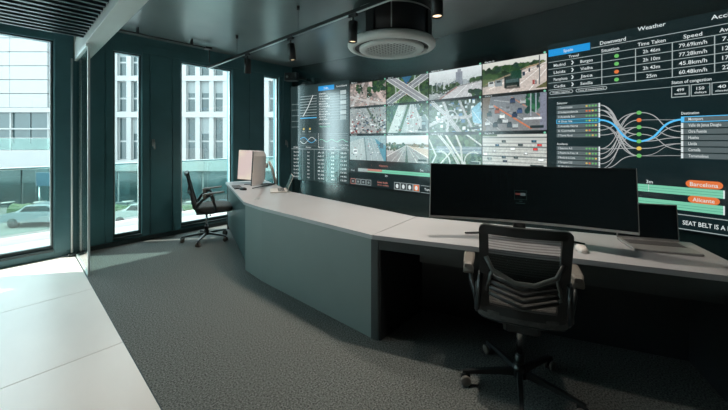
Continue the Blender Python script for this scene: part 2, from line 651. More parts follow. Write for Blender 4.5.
rown = ['A-2', 'AP-7', 'N-340', 'C-31', 'A-7', 'M-30', 'V-30', 'A-92']
for i in range(8):
    z = 1.165 - i * 0.068
    vtext('Km %d.%d' % (10 + 7 * i, i), 0.10, z, 0.03, E_white, width=0.125)
    vtext('%dm' % (3 + (i * 5) % 9), 0.455, z, 0.03, E_white, width=0.055)
    vtext(rown[i], 0.72, z, 0.03, E_white, width=0.15)
    vtext('%d' % (20 + (i * 13) % 70), 1.04, z, 0.03, E_white, width=0.075)
    vtext('%02d:%02d' % (8 + i, (i * 17) % 60), 1.265, z, 0.03, E_white, width=0.13)

# --- traffic camera pictures: 4 columns x 3 rows
COLS = [(1.475, 2.215), (2.228, 2.965), (2.978, 3.735), (3.748, 4.475)]
ROWS = [(1.975, 2.362), (1.520, 1.938), (1.075, 1.478)]
PW, PH = 120, 68
yy_, xx_ = np.mgrid[0:PH, 0:PW]
GX = (xx_ + 0.5) / PW
GY = (yy_ + 0.5) / PH        # 0 at the top


def nz(scale, seed):
    r = np.random.RandomState(seed)
    a = r.rand(scale + 2, int(scale * 1.7) + 2)
    fx = GX * (a.shape[1] - 1.001)
    fy = GY * (a.shape[0] - 1.001)
    ix, iy = fx.astype(int), fy.astype(int)
    tx_, ty_ = fx - ix, fy - iy
    return (a[iy, ix] * (1 - tx_) + a[iy, ix + 1] * tx_) * (1 - ty_) + (a[iy + 1, ix] * (1 - tx_) + a[iy + 1, ix + 1] * tx_) * ty_


class Pic:
    def __init__(self, top, bot, seed, n=0.25):
        t = GY[..., None]
        self.a = np.array(top) * (1 - t) + np.array(bot) * t
        k = 1 + n * 2 * (0.5 * nz(6, seed) + 0.5 * nz(18, seed + 1) - 0.5)
        self.a = self.a * k[..., None]
        self.r = np.random.RandomState(seed)
        self.n = n

    def put(self, mask, c, k=1.0):
        self.a[mask] = self.a[mask] * (1 - k) + np.array(c) * k

    def line(self, pts, wd, c, k=1.0):
        for (x0, y0), (x1, y1) in zip(pts[:-1], pts[1:]):
            w0, w1 = wd if isinstance(wd, tuple) else (wd, wd)
            dx, dy = x1 - x0, (y1 - y0) * 0.55
            L = dx * dx + dy * dy + 1e-9
            t = np.clip(((GX - x0) * dx + (GY - y0) * 0.55 * dy) / L, 0, 1)
            d = np.hypot(GX - x0 - t * dx, (GY - y0) * 0.55 - t * dy)
            self.put(d < (w0 + (w1 - w0) * t) / 2, c, k)

    def arcl(self, cx, cy, r, a0, a1, wd, c, k=1.0):
        pts = [(cx + r * math.cos(a0 + (a1 - a0) * i / 14), cy + r / 0.55 * math.sin(a0 + (a1 - a0) * i / 14)) for i in range(15)]
        self.line(pts, wd, c, k)

    def rect(self, x0, x1, y0, y1, c, k=1.0):
        self.put((GX > x0) & (GX < x1) & (GY > y0) & (GY < y1), c, k)

    def poly(self, pts, c, k=1.0):
        m = np.zeros(GX.shape, bool)
        n = len(pts)
        for i in range(n):
            (xa, ya), (xb, yb) = pts[i], pts[(i + 1) % n]
            cnd = ((ya > GY) != (yb > GY)) & (GX < (xb - xa) * (GY - ya) / ((yb - ya) or 1e-9) + xa)
            m ^= cnd
        self.put(m, c, k)

    def cars(self, n, x0, x1, y0, y1, s=0.03, sl=0.0):
        cs = [(.05, .06, .07), (.7, .7, .7), (.85, .85, .85), (.08, .12, .2), (.5, .06, .05), (.3, .32, .33)]
        for i in range(n):
            x = x0 + (x1 - x0) * self.r.rand()
            yv = y0 + (y1 - y0) * self.r.rand()
            q = s * (0.6 + 0.8 * (yv - y0) / (y1 - y0 + 1e-6))
            c = cs[self.r.randint(len(cs))]
            self.rect(x - q, x + q, yv - q * 0.9, yv + q * 0.9, c)
            self.rect(x - q * 0.6, x + q * 0.6, yv - q * 1.3, yv - q * 0.5, [v * 0.5 for v in c])

    def blobs(self, n, x0, x1, y0, y1, size, cols, k=1.0, within=None):
        for i in range(n):
            x = x0 + (x1 - x0) * self.r.rand()
            yv = y0 + (y1 - y0) * self.r.rand()
            q = size * (0.5 + self.r.rand())
            c = cols[self.r.randint(len(cols))]
            m = ((GX - x) ** 2 + ((GY - yv) * 0.55) ** 2) < q * q
            if within is not None:
                m &= within
            self.put(m, c, k)

    def road(self, pts, wd, c=(.36, .37, .38), edge=(.66, .66, .64), lane=(.7, .7, .7)):
        self.line(pts, wd, edge)
        self.line(pts, wd * 0.82, c)
        self.line(pts, max(0.006, wd * 0.07), lane)


RD, RL = (.42, .42, .43), (.75, .74, .72)
TREE = [(.02, .05, .025), (.04, .09, .035), (.07, .13, .05), (.03, .07, .05)]
ROOF = [(.34, .33, .33), (.5, .5, .5), (.22, .24, .27), (.42, .34, .30), (.62, .62, .62), (.12, .14, .16)]


def pics():
    out = {}
    # ---- upper row
    p = Pic((.30, .25, .23), (.36, .30, .28), 1, 0.4)           # dense old town with wide avenues
    for i in range(110):
        x, yv = p.r.rand(), p.r.rand()
        p.rect(x, x + .03 + .04 * p.r.rand(), yv, yv + .04 + .05 * p.r.rand(), [(.52, .40, .36), (.60, .50, .46), (.2, .17, .16), (.44, .36, .34)][i % 4])
    p.line([(.05, 1), (.40, 0)], .07, (.50, .46, .45)); p.line([(.50, 1), (.58, 0)], .08, (.52, .48, .47)); p.line([(.58, .05), (1.0, .95)], .09, (.62, .50, .47)); p.line([(.0, .55), (.5, .8), (1, .98)], .05, (.55, .50, .48))
    p.blobs(60, .66, .98, .0, .42, .035, TREE); p.blobs(20, .50, .60, .25, .6, .03, TREE); p.blobs(18, .20, .36, .05, .45, .025, TREE)
    p.cars(46, .05, .95, .3, .95, .012)
    out[0, 0] = p
    p = Pic((.05, .09, .05), (.09, .15, .06), 5, 0.4)           # clover-leaf flyover
    p.blobs(160, 0, 1, 0, 1, .03, TREE + [(.12, .2, .07)])
    p.arcl(.5, 1.0, .26, PI, 2 * PI, .035, (.55, .58, .42)); p.arcl(.5, 1.0, .20, PI, 2 * PI, .03, (.22, .34, .12)); p.arcl(.5, .0, .20, 0, PI, .03, (.40, .46, .42)); p.arcl(.04, .5, .2, -1.4, 1.4, .025, (.45, .48, .44)); p.arcl(.98, .5, .2, 1.7, 4.5, .025, (.45, .48, .44))
    p.poly([(.38, 0), (.62, 0), (.5, .32)], (.05, .16, .28))
    p.road([(-.05, 1.05), (1.05, -.05)], .16, (.27, .28, .30)); p.road([(.02, -.1), (.98, 1.08)], .17, (.33, .33, .35))
    p.cars(14, .2, .8, .2, .8, .012)
    out[1, 0] = p
    p = Pic((.74, .77, .78), (.34, .36, .36), 9, 0.06)          # skyline with a tower and a highway
    for i in range(40):
        x = p.r.rand()
        h_ = .06 + .12 * p.r.rand()
        p.rect(x, x + .03 + .04 * p.r.rand(), .56 - h_, .58, [(.28, .31, .33), (.40, .43, .45), (.2, .24, .25)][i % 3])
    p.rect(.53, .66, .12, .56, (.30, .32, .36)); p.rect(.57, .63, .03, .14, (.34, .36, .4)); p.rect(.59, .60, .14, .56, (.20, .22, .25))
    p.blobs(90, 0, .6, .50, .78, .03, TREE + [(.12, .16, .10)]); p.blobs(26, .82, 1.0, .42, .56, .03, TREE)
    p.poly([(.25, 1), (.60, .58), (1, .50), (1, 1)], (.56, .55, .56)); p.line([(.1, 1), (.55, .62), (1, .52)], .018, (.26, .26, .26)); p.line([(.50, 1), (.75, .60)], .012, (.75, .75, .75)); p.line([(.75, 1), (.85, .58)], .012, (.75, .75, .75)); p.line([(.22, 1), (.55, .64)], .02, (.40, .22, .2))
    for x in (.06, .16, .30, .40):
        p.line([(x, .98 - x), (x, .42)], .009, (.62, .64, .64))
    p.cars(16, .05, .4, .66, .9, .012); p.blobs(24, .80, 1, .82, 1, .03, TREE)
    out[2, 0] = p
    p = Pic((.70, .68, .64), (.50, .43, .39), 13, 0.06)         # motorway with a green lorry
    p.poly([(0, .42), (.12, .25), (.5, .27), (.95, .16), (1, .22), (.6, .45), (.2, .75), (0, .75)], (.16, .20, .10)); p.blobs(120, .0, .62, .20, .50, .035, TREE); p.blobs(40, .55, .9, .17, .30, .025, TREE)
    p.poly([(.02, .68), (.75, .27), (.97, .22), (.3, .64)], (.40, .30, .20)); p.poly([(.02, 1), (.10, .72), (.75, .32), (1, .26), (1, 1)], (.60, .52, .48)); p.line([(.12, .84), (.9, .33)], .016, (.80, .74, .70)); p.line([(.45, 1), (.95, .33)], .010, (.85, .8, .78)); p.line([(.75, 1), (1, .42)], .010, (.85, .8, .78)); p.line([(.02, .75), (.7, .33)], .02, (.2, .19, .17))
    p.rect(.37, .61, .50, .86, (.012, .03, .025)); p.rect(.47, .64, .36, .62, (.02, .08, .05)); p.rect(.39, .59, .60, .70, (.09, .14, .14)); p.rect(.41, .57, .80, .84, (.25, .22, .2)); p.rect(.38, .62, .86, .90, (.2, .17, .15))
    p.rect(.10, .20, .60, .76, (.62, .62, .62)); p.rect(.115, .185, .62, .67, (.06, .07, .08)); p.rect(.22, .33, .57, .78, (.30, .33, .34)); p.rect(.24, .31, .60, .66, (.04, .05, .06)); p.rect(.65, .69, .42, .55, (.05, .07, .1)); p.rect(.74, .77, .35, .46, (.06, .07, .09)); p.rect(.80, .82, .34, .40, (.5, .5, .5)); p.rect(.86, .89, .29, .37, (.07, .07, .08)); p.line([(.90, .85), (.90, .02)], .010, (.16, .16, .16)); p.line([(.95, .9), (.95, .15)], .008, (.2, .2, .2)); p.poly([(.84, .95), (1, .78), (1, .95)], (.16, .15, .07)); p.rect(.80, .83, .70, .84, (.4, .08, .07)); p.rect(.84, .86, .72, .84, (.05, .06, .1))
    out[3, 0] = p
    # ---- middle row
    p = Pic((.36, .38, .38), (.38, .36, .35), 17, 0.25)         # jammed street
    p.line([(.50, 0), (.85, 1)], .05, (.14, .16, .13)); p.blobs(24, .5, .85, 0, 1, .02, TREE)
    for i in range(150):
        x, yv = p.r.rand(), p.r.rand()
        c = [(.04, .05, .06), (.62, .62, .62), (.8, .8, .8), (.1, .14, .2), (.34, .06, .05), (.24, .26, .27)][i % 6]
        q = .012 + .018 * yv
        p.rect(x - q, x + q, yv - q, yv + q * 1.2, c); p.rect(x - q * .7, x + q * .7, yv - q * .2, yv + q * .4, [v * .4 for v in c])
    out[0, 1] = p
    p = Pic((.46, .50, .50), (.44, .46, .46), 21, 0.1)          # two streams of traffic
    p.poly([(.0, .0), (.42, 0), (.10, 1), (0, 1)], (.16, .22, .14)); p.blobs(60, 0, .3, 0, .6, .03, TREE); p.poly([(.30, 0), (.48, 0), (.26, 1), (.04, 1)], (.58, .60, .58)); p.line([(.55, 0), (.32, 1)], .06, (.10, .15, .09)); p.poly([(.66, 0), (.76, 0), (1, .62), (1, .95)], (.18, .24, .24)); p.poly([(.78, 0), (1, 0), (1, .55)], (.16, .24, .14)); p.blobs(30, .8, 1, 0, .4, .03, TREE)
    for x0, x1 in ((.60, .50), (.65, .66), (.70, .84)):
        p.line([(x0, 0), (x1, 1)], .008, (.75, .76, .76))
    p.cars(34, .5, .84, .15, .98, .018); p.cars(14, .2, .38, .2, .95, .015); p.rect(.85, .94, .60, .95, (.03, .07, .09)); p.rect(.86, .93, .64, .74, (.3, .4, .42))
    out[1, 1] = p
    p = Pic((.12, .16, .14), (.12, .18, .13), 25, 0.4)          # interchange among blocks
    p.blobs(90, 0, 1, 0, 1, .03, TREE)
    for i in range(70):
        x, yv = p.r.rand(), p.r.rand()
        p.rect(x, x + .03 + .04 * p.r.rand(), yv, yv + .05 + .05 * p.r.rand(), ([(.55, .60, .62), (.14, .26, .40), (.7, .74, .75), (.3, .34, .36)])[i % 4])
    p.blobs(26, .32, .46, .18, .40, .03, TREE); p.road([(.06, .0), (.38, .5), (.62, 1.05)], .07); p.road([(-.05, .80), (.38, .52), (.75, .56), (1.05, .32)], .055); p.road([(.28, -.05), (.40, .5), (.36, 1.05)], .05); p.arcl(.44, .55, .13, 0, 2 * PI, .02, (.48, .5, .5)); p.poly([(.82, .3), (.98, .10), (1, .78), (.85, .72)], (.28, .50, .60)); p.line([(.84, .35), (.99, .72)], .01, (.6, .7, .74)); p.road([(.60, .02), (.86, 1.0)], .04); p.cars(20, .1, .9, .1, .9, .008)
    out[2, 1] = p
    p = Pic((.24, .25, .27), (.27, .26, .26), 29, 0.1)          # wide crossing with orange lane lines
    p.poly([(0, 0), (.14, 0), (.05, 1), (0, 1)], (.22, .18, .15)); p.line([(.16, .22), (.78, .95)], .020, (.66, .22, .08)); p.line([(.48, .05), (.92, .62)], .014, (.55, .28, .18)); p.blobs(40, .70, .90, 0, .48, .03, [(.02, .12, .07), (.05, .2, .1), (.02, .07, .06)]); p.rect(.765, .785, 0, .6, (.45, .46, .5)); p.rect(.84, .855, 0, .55, (.4, .42, .46)); p.rect(.905, 1, 0, 1, (.27, .27, .33)); p.line([(.2, .1), (.5, .2)], .010, (.5, .5, .5)); p.line([(.68, .68), (.92, .68)], .035, (.75, .75, .76)); p.line([(.05, .62), (.3, .98)], .010, (.5, .5, .5)); p.line([(.3, .3), (.68, .72)], .008, (.48, .48, .48))
    for x, yv, c in ((.12, .5, (.03, .07, .08)), (.22, .82, (.03, .05, .07)), (.33, .58, RL), (.45, .84, (.06, .08, .10)), (.53, .56, (.02, .05, .12)), (.61, .46, (.07, .12, .24)), (.5, .16, (.06, .09, .16)), (.38, .72, (.62, .62, .62)), (.25, .43, (.34, .12, .08)), (.29, .72, (.05, .06, .06)), (.54, .86, (.5, .52, .52)), (.15, .28, (.4, .42, .44)), (.08, .78, (.6, .6, .6)), (.42, .40, (.3, .3, .32)), (.66, .2, (.5, .5, .5))):
        p.rect(x - .042, x + .042, yv - .05, yv + .05, c); p.rect(x - .024, x + .03, yv - .09, yv - .03, [v * .5 for v in c]); p.rect(x - .045, x + .045, yv + .05, yv + .075, (.08, .08, .09))
    out[3, 1] = p
    # ---- lower row
    p = Pic((.36, .46, .48), (.42, .49, .50), 33, 0.1)          # pale highway
    p.poly([(.0, .25), (.4, .08), (.45, 1), (0, 1)], (.48, .55, .55)); p.line([(.42, .08), (.48, 1)], .03, (.22, .30, .30)); p.poly([(.7, .1), (1, .4), (1, 1), (.95, 1)], (.14, .34, .42)); p.rect(.1, .22, .55, .74, (.8, .82, .82)); p.rect(.12, .20, .6, .66, (.2, .25, .28)); p.rect(.84, .93, .3, .5, (.1, .16, .2)); p.cars(26, .45, .85, .05, .9, .014); p.cars(10, .05, .4, .2, .9, .014)
    for x0, x1 in ((.30, .14), (.36, .30), (.52, .62), (.60, .80)):
        p.line([(x0, .1), (x1, 1)], .007, (.7, .72, .72))
    out[0, 2] = p
    p = Pic((.76, .78, .78), (.42, .38, .37), 37, 0.05)         # straight motorway to the horizon
    p.rect(0, 1, .32, .42, (.22, .20, .15), .9); p.blobs(70, 0, .45, .30, .55, .022, TREE + [(.2, .17, .1)]); p.blobs(30, .6, 1, .32, .45, .02, [(.25, .16, .08), (.12, .12, .06)]); p.poly([(.5, .38), (1, .50), (1, .85)], (.60, .50, .42)); p.poly([(.0, 1), (.0, .75), (.48, .37), (.52, .37), (1, .80), (1, 1)], (.36, .35, .35)); p.line([(.50, .38), (.50, 1)], (.005, .07), (.10, .13, .11)); p.line([(.49, .38), (.28, 1)], (.004, .022), (.66, .65, .63)); p.line([(.51, .38), (.75, 1)], (.004, .022), (.68, .65, .62)); p.line([(.52, .38), (1, .80)], (.004, .03), (.8, .74, .68)); p.line([(.48, .38), (.0, .80)], (.004, .03), (.7, .68, .66)); p.line([(.485, .38), (.12, 1)], (.003, .014), (.6, .6, .6)); p.line([(.515, .38), (.90, 1)], (.003, .014), (.6, .6, .6)); p.cars(8, .3, .7, .5, .9, .012)
    out[1, 2] = p
    p = Pic((.10, .15, .08), (.14, .19, .13), 41, 0.3)          # swirling junction
    p.blobs(110, 0, 1, 0, 1, .035, TREE + [(.16, .24, .14)]); p.rect(.15, 1, .38, .62, (.22, .26, .31), .85); p.line([(.0, .5), (1, .42)], .02, (.36, .40, .44)); p.line([(.1, .58), (1, .54)], .012, (.45, .5, .52))
    W_ = (.58, .59, .56)
    p.line([(.18, -.05), (.42, .45), (.62, 1.05)], .050, W_); p.line([(.32, -.05), (.50, .45), (.72, 1.05)], .035, (.66, .66, .62)); p.line([(.52, -.05), (.63, .4), (.66, 1.05)], .035, W_); p.line([(.18, -.05), (.42, .45), (.62, 1.05)], .010, (.3, .31, .3)); p.arcl(.2, .95, .22, -1.5, 0.3, .03, W_); p.line([(-.02, .1), (.14, .7), (.04, 1.05)], .03, W_); p.line([(.7, -.05), (1, .34)], .028, W_); p.line([(.45, .55), (.2, 1.05)], .025, (.62, .62, .58)); p.arcl(.86, .85, .16, 2.5, 5.2, .022, W_); p.rect(.82, .98, .84, .94, (.5, .52, .5), .6); p.cars(16, .1, .9, .4, .62, .008)
    out[2, 2] = p
    p = Pic((.62, .61, .58), (.58, .57, .54), 45, 0.05)         # many straight lanes from above
    for k in range(10):
        yv = .07 + k * .093
        p.rect(0, 1, yv, yv + (.018 if k % 3 else .05), (.34, .34, .33) if k % 3 else (.20, .22, .21), .9)
    p.rect(0, .25, .0, .06, (.14, .18, .11))
    for x, yv, c in ((.25, .32, (.02, .08, .13)), (.36, .21, (.04, .06, .06)), (.62, .31, (.03, .05, .05)), (.82, .20, (.02, .08, .12)), (.9, .31, (.6, .03, .03)), (.84, .43, (.55, .03, .03)), (.36, .67, (.03, .06, .08)), (.38, .79, (.02, .03, .06)), (.55, .67, (.04, .06, .06)), (.12, .74, (.12, .14, .14)), (.5, .42, (.9, .9, .9)), (.05, .6, (.9, .9, .9)), (.92, .72, (.9, .9, .9)), (.7, .55, (.5, .5, .5)), (.2, .5, (.45, .45, .45))):
        p.rect(x - .035, x + .035, yv - .028, yv + .03, c); p.rect(x - .012, x + .018, yv - .02, yv + .02, [min(1, v * 2 + .05) for v in c]); p.rect(x - .03, x + .04, yv + .03, yv + .05, (.2, .2, .2), .7)
    out[3, 2] = p
    return out


M_pic = attr_screen_mat('traffic_picture', 1.0)
PICS = pics()
for (ci, ri), p in PICS.items():
    s0, s1 = COLS[ci]
    z0, z1 = ROWS[ri]
    verts, faces = [], []
    for j in range(PH + 1):
        for i in range(PW + 1):
            verts.append(tuple(arc(s0 + (s1 - s0) * i / PW, z1 - (z1 - z0) * j / PH, O_2) - VW.location))
    for j in range(PH):
        for i in range(PW):
            a = j * (PW + 1) + i
            faces.append((a, a + PW + 1, a + PW + 2, a + 1))
    me = bpy.data.meshes.new('traffic_picture')
    me.from_pydata(verts, [], faces)
    me.update()
    ca = me.color_attributes.new('Col', 'FLOAT_COLOR', 'CORNER')
    c = np.ones((PH * PW, 4, 4), np.float32)
    g_ = np.random.RandomState(100 + ci * 5 + ri)
    fine = 0.22 * (g_.rand(PH, PW) - 0.5) + 0.25 * (nz(30, 7 + ci + 4 * ri) - 0.5)
    sky_ = (GY < 0.3) & (p.n < 0.07)
    img = p.a * (1 + np.where(sky_, 0.15, 1.0) * fine)[..., None] * np.array([0.96, 1.0, 1.0])
    img = np.clip(img, 0, 1) ** 1.25 * 1.12
    c[:, :, :3] = np.clip(img, 0, 1.2).reshape(PH * PW, 1, 3)
    ca.data.foreach_set('color', c.ravel())
    me.materials.append(M_pic)
    link('traffic_picture', me, VW)
    vtext(['Plaza Norte', 'Enlace 12', 'Highway city view', 'Ring km 14'][ci] if ri != 1 else ['Centro', 'Ronda Sur', 'Nudo', 'Cruce A'][ci], s0 + 0.03, z1 + 0.008, 0.020, E_white)
    vdisc(s1 - 0.02, z1 + 0.014, 0.012, E_mint)
    if ci >= 1 and ri:
        vrect(s1 - 0.17, s1 - 0.03, z0 + 0.025, z0 + 0.055, E_dark, 'caption_box', O_3, O_BODY)

# --- timeline below the pictures
vrect(1.478, 4.47, ZB0 + 0.01, 1.06, E_dark, 'timeline_panel')
vrect(1.652, 4.40, 0.884, 0.937, E_mint, 'timeline_bar', O_2)
vrect(1.652, 1.85, 0.884, 0.937, E_line, 'timeline_bar', O_3)
vrect(1.85, 2.14, 0.90, 0.937, E_salmon, 'timeline_bar', O_3)
vrect(1.652, 4.40, 0.907, 0.910, E_mintd, 'timeline_lane', O_3)
vtext('0 km', 1.50, 0.885, 0.03, E_white)
vtext('Valencia', 2.08, 0.985, 0.035, E_salmon, width=0.17)
vtext('5m', 2.83, 0.955, 0.035, E_white)
vtext('2m', 2.20, 0.835, 0.03, E_white)
for s in (1.69, 1.93):
    vtext('!', s, 0.98, 0.035, E_salmon)
for k, s in enumerate((1.49, 1.60, 1.71, 1.82)):
    vframe(s, s + 0.10, 0.665, 0.757, 0.008, E_salmon if k == 0 else E_line, 'icon_box')
    vdisc(s + 0.05, 0.71, 0.02, E_dim)
vtext('Seat belt', 2.05, 0.722, 0.032, E_salmon, width=0.20)
vtext('drive safely', 2.05, 0.683, 0.022, E_salmon, width=0.22)
for k in range(4):
    s = 2.372 + k * 0.113
    vframe(s, s + 0.107, 0.65, 0.762, 0.008, E_line, 'icon_box')
    if k == 3:
        vrect(s + 0.012, s + 0.095, 0.665, 0.75, E_orange, 'icon_fill', O_2)
    vdisc(s + 0.053, 0.705, 0.024, E_white, squash=1.4)
vrect(2.84, 4.40, 0.748, 0.754, E_line, 'panel_line', O_2)
vrect(2.84, 4.40, 0.648, 0.654, E_line, 'panel_line', O_2)
vtext('Tunnel open', 2.90, 0.685, 0.04, E_white)

# --- right panel (s 4.484 .. 7.4)
vrect(4.49, 7.43, ZB0 + 0.01, ZT0 - 0.012, E_dark, 'data_panel')
vrect(4.493, 4.872, 2.318, 2.392, E_blue, 'header_tab', O_2)
vtext('Spain', 4.68, 2.340, 0.034, E_white, 'C')
vtext('Downward', 5.055, 2.347, 0.040, E_white, 'C', 0.20)
vtext('Weather', 5.335, 2.412, 0.040, E_white, 'C', 0.19)
vtext('Accidents', 5.70, 2.385, 0.040, E_white, 'L', 0.22)
vtext('Events', 6.30, 2.385, 0.040, E_white, 'L', 0.2)
for z in (2.330, 2.253):
    vrect(4.493 if z < 2.3 else 4.88, 7.35, z, z + 0.005, E_line, 'table_line', O_2)
for k in range(4):
    z = 2.253 - 0.0755 * (k + 1)
    vrect(4.493, 7.35, z, z + 0.005, E_line, 'table_line', O_2)
vrect(4.493, 5.462, 1.868, 1.872, E_line, 'table_line', O_2)
for s in (4.969, 5.225, 5.471, 5.719, 5.97, 6.22):
    vrect(s - 0.003, s + 0.003, 1.951, 2.253, E_line, 'table_line', O_2)
vtext('Travel', 4.73, 2.272, 0.030, E_white, 'C', 0.09)
vtext('Situation', 5.035, 2.272, 0.033, E_white, 'C', 0.14)
vtext('Time Taken', 5.335, 2.272, 0.035, E_white, 'C', 0.19)
vtext('Speed', 5.595, 2.272, 0.035, E_white, 'C', 0.11)
vtext('Average', 5.745, 2.272, 0.035, E_white, 'L', 0.14)
fr = [('Madrid', 'Burgos'), ('Lleida', 'Vielha'), ('Pamplona', 'Jaca'), ('Cadiz', 'Sevilla')]
tm = ['2h 46m', '2h 10m', '2h 43m', '25m']
sp = ['79.69km/h', '77.28km/h', '45.8km/h', '60.48km/h']
for k in range(4):
    z = 2.253 - 0.0755 * (k + 1) + 0.022
    vtext(fr[k][0], 4.545, z, 0.033, E_white, 'L', 0.11 + 0.02 * (k == 2))
    vstrip([(4.712, z + 0.038), (4.726, z + 0.018), (4.712, z - 0.002)], 0.010, E_white, 'arrow_mark', O_3)
    vtext(fr[k][1], 4.79, z, 0.033, E_white, 'L', 0.105)
    vdisc(5.085, z + 0.016, 0.018, E_orange if k == 2 else E_green, squash=1.0)
    vtext(tm[k], 5.335, z, 0.035, E_white, 'C', 0.115 if k < 3 else 0.07)
    vtext(sp[k], 5.595, z, 0.036, E_white, 'C', 0.165)
    vtext('%d.%dkm' % (7 + 5 * k, k), 5.76, z, 0.036, E_white, 'L', 0.12)
    vtext('none', 6.03, z, 0.036, E_white, 'L', 0.10)
vpill(4.503, 4.725, 1.902, 1.938, E_line, 'pill_button')
vpill(4.510, 4.718, 1.908, 1.932, E_dark, 'pill_button', O_3)
vpill(4.748, 5.012, 1.902, 1.938, E_line, 'pill_button')
vpill(4.755, 5.005, 1.908, 1.932, E_dark, 'pill_button', O_3)
vtext('Traffic register', 4.53, 1.912, 0.018, E_white, 'L', 0.17, off=0.053)
vtext('Time of measurement', 4.77, 1.912, 0.018, E_white, 'L', 0.22, off=0.053)
vtext('Status of congestion', 5.467, 1.894, 0.030, E_white, 'L', 0.235)
for k, (a, b) in enumerate((('499', 'incidents'), ('150', 'delays'), ('40', 'closed'), ('12', 'works'))):
    s = 5.465 + k * 0.1185
    vframe(s, s + 0.112, 1.776, 1.876, 0.006, E_line, 'counter_box')
    vtext(a, s + 0.056, 1.826, 0.028, E_white, 'C', 0.045)
    vtext(b, s + 0.056, 1.798, 0.018, E_white, 'C', 0.07)

# route chart
rowsz1 = [1.755 - i * 0.0495 for i in range(7)]
rowsz2 = [1.323 - i * 0.0495 for i in range(5)]
vtext('Selector', 4.575, 1.792, 0.024, E_white, 'L', 0.10)
vtext('Accidents', 4.575, 1.358, 0.024, E_white, 'L', 0.10)
nm1 = ['1 Cosmonautas', '2 Independencia', '3 Avenida Sur', '4 Gran Via', '5 Avenida Norte', '6 Cornella', '7 Torre Nord']
nm2 = ['1 Estacion A-2', '2 Puerto A-7 km 14', '3 Ronda de la Costa', '4 Tarragona C-32', '5 Poblenou']
for j, (zz, nm) in enumerate(((rowsz1, nm1), (rowsz2, nm2))):
    for i, z in enumerate(zz):
        sel = j == 0 and i == 3
        vrect(4.572, 4.945, z - 0.020, z + 0.020, E_rowsel if sel else E_row, 'list_row', O_2)
        if sel:
            vframe(4.570, 4.95, z - 0.023, z + 0.023, 0.005, E_cyan, 'row_border', O_3)
        vrect(4.943, 4.955, z - 0.022, z + 0.022, E_cyan if sel else E_white, 'row_end', O_3)
        vtext(nm[i], 4.588, z - 0.010, 0.024, E_white, 'L', 0.13 + 0.025 * ((i * 5) % 3))
        for k in range(4):
            cc = E_green
            if (i + j * 2) % 4 == 1 and k < 2:
                cc = E_orange
            if (i * 3 + k + j) % 5 == 0:
                cc = E_yellow
            vdisc(4.843 + k * 0.026, z, 0.0085, cc)
dotz = [1.661, 1.593, 1.528, 1.463, 1.398, 1.333, 1.266]
dotc = [E_green, E_orange, E_green, E_green, E_green, E_yellow, E_green]
destz = [1.585 - i * 0.0515 for i in range(7)]


def scurve(s0, z0, s1, z1, n=22):
    pts = []
    for i in range(n + 1):
        t = i / n
        m_ = t * t * (3 - 2 * t)
        m_ = m_ * 0.6 + 0.4 * (1 / (1 + math.exp(-14 * (t - 0.5))) if 0 < t < 1 else t)
        pts.append((s0 + (s1 - s0) * t, z0 + (z1 - z0) * m_))
    return pts


con1 = [(0, 4), (0, 5), (0, 6), (1, 5), (1, 6), (2, 3), (4, 5), (4, 6), (5, 0), (6, 2), (1, 3)]
for i, d in con1:
    vstrip(scurve(4.955, rowsz1[i], 5.235, dotz[d]), 0.0065, E_curve, 'route_curve', O_2)
for i, d in ((0, 0), (1, 1), (2, 2), (2, 0), (3, 3), (4, 2), (4, 6), (0, 5)):
    vstrip(scurve(4.955, rowsz2[i], 5.235, dotz[d]), 0.0065, E_curve, 'route_curve', O_2)
for d, k in ((0, 2), (1, 0), (2, 3), (3, 5), (4, 1), (4, 3), (5, 4), (6, 6), (6, 4)):
    vstrip(scurve(5.265, dotz[d], 5.527, destz[k]), 0.0065 if d not in (1, 6) else 0.004, E_curve, 'route_curve', O_2)
vstrip(scurve(4.955, rowsz1[3], 5.25, dotz[4]), 0.016, E_cyan, 'route_curve', O_3)
vstrip(scurve(5.25, dotz[4], 5.53, destz[0]), 0.016, E_cyan, 'route_curve', O_3)
for z, c in zip(dotz, dotc):
    vdisc(5.25, z, 0.018, c, off=0.053)
vtext('Destination', 5.527, 1.626, 0.026, E_white, 'L', 0.105)
nd = ['Montport', 'Valle de Jesus Daugio', 'Otra Fuente', 'Huelva', 'Lleida', 'Cornella', 'Torremolinos']
wdt = [0.085, 0.185, 0.105, 0.06, 0.05, 0.07, 0.115]
for i, z in enumerate(destz):
    vrect(5.527, 6.05, z - 0.021, z + 0.021, E_row, 'list_row', O_2)
    if i == 0:
        vframe(5.525, 6.055, z - 0.025, z + 0.025, 0.006, E_cyan, 'row_border', O_3)
    vrect(5.525, 5.539 if i else 5.545, z - 0.022, z + 0.022, E_cyan if i == 0 else E_white, 'row_end', O_3)
    vtext(nd[i], 5.57, z - 0.011, 0.028, E_white, 'L', wdt[i])

# distance bars
for z0, z1 in ((0.942, 1.008), (0.812, 0.884)):
    vrect(4.60, 5.765, z0, z1, E_mint, 'distance_bar', O_2)
    vrect(4.60, 5.765, z0 + 0.020, z0 + 0.0225, E_mintd, 'lane_line', O_3)
    vrect(4.60, 5.765, z0 + 0.042, z0 + 0.0445, E_mintd, 'lane_line', O_3)
    vrect(5.765, 5.774, z0, z1, E_white, 'bar_end', O_3)
vtext('3m', 5.30, 1.020, 0.032, E_white, 'L', 0.045)
vrect(5.315, 5.318, 0.945, 1.01, E_white, 'bar_tick', O_3)
vpill(5.553, 5.765, 1.012, 1.074, E_orange, 'city_pill', O_3)
vpill(5.566, 5.748, 0.884, 0.944, E_orange, 'city_pill', O_3)
vtext('Barcelona', 5.659, 1.026, 0.036, E_white, 'C', 0.16, off=0.054)
vtext('Alicante', 5.657, 0.898, 0.036, E_white, 'C', 0.125, off=0.054)
vframe(5.40, 7.30, 0.650, 0.777, 0.006, E_line, 'ticker_box')
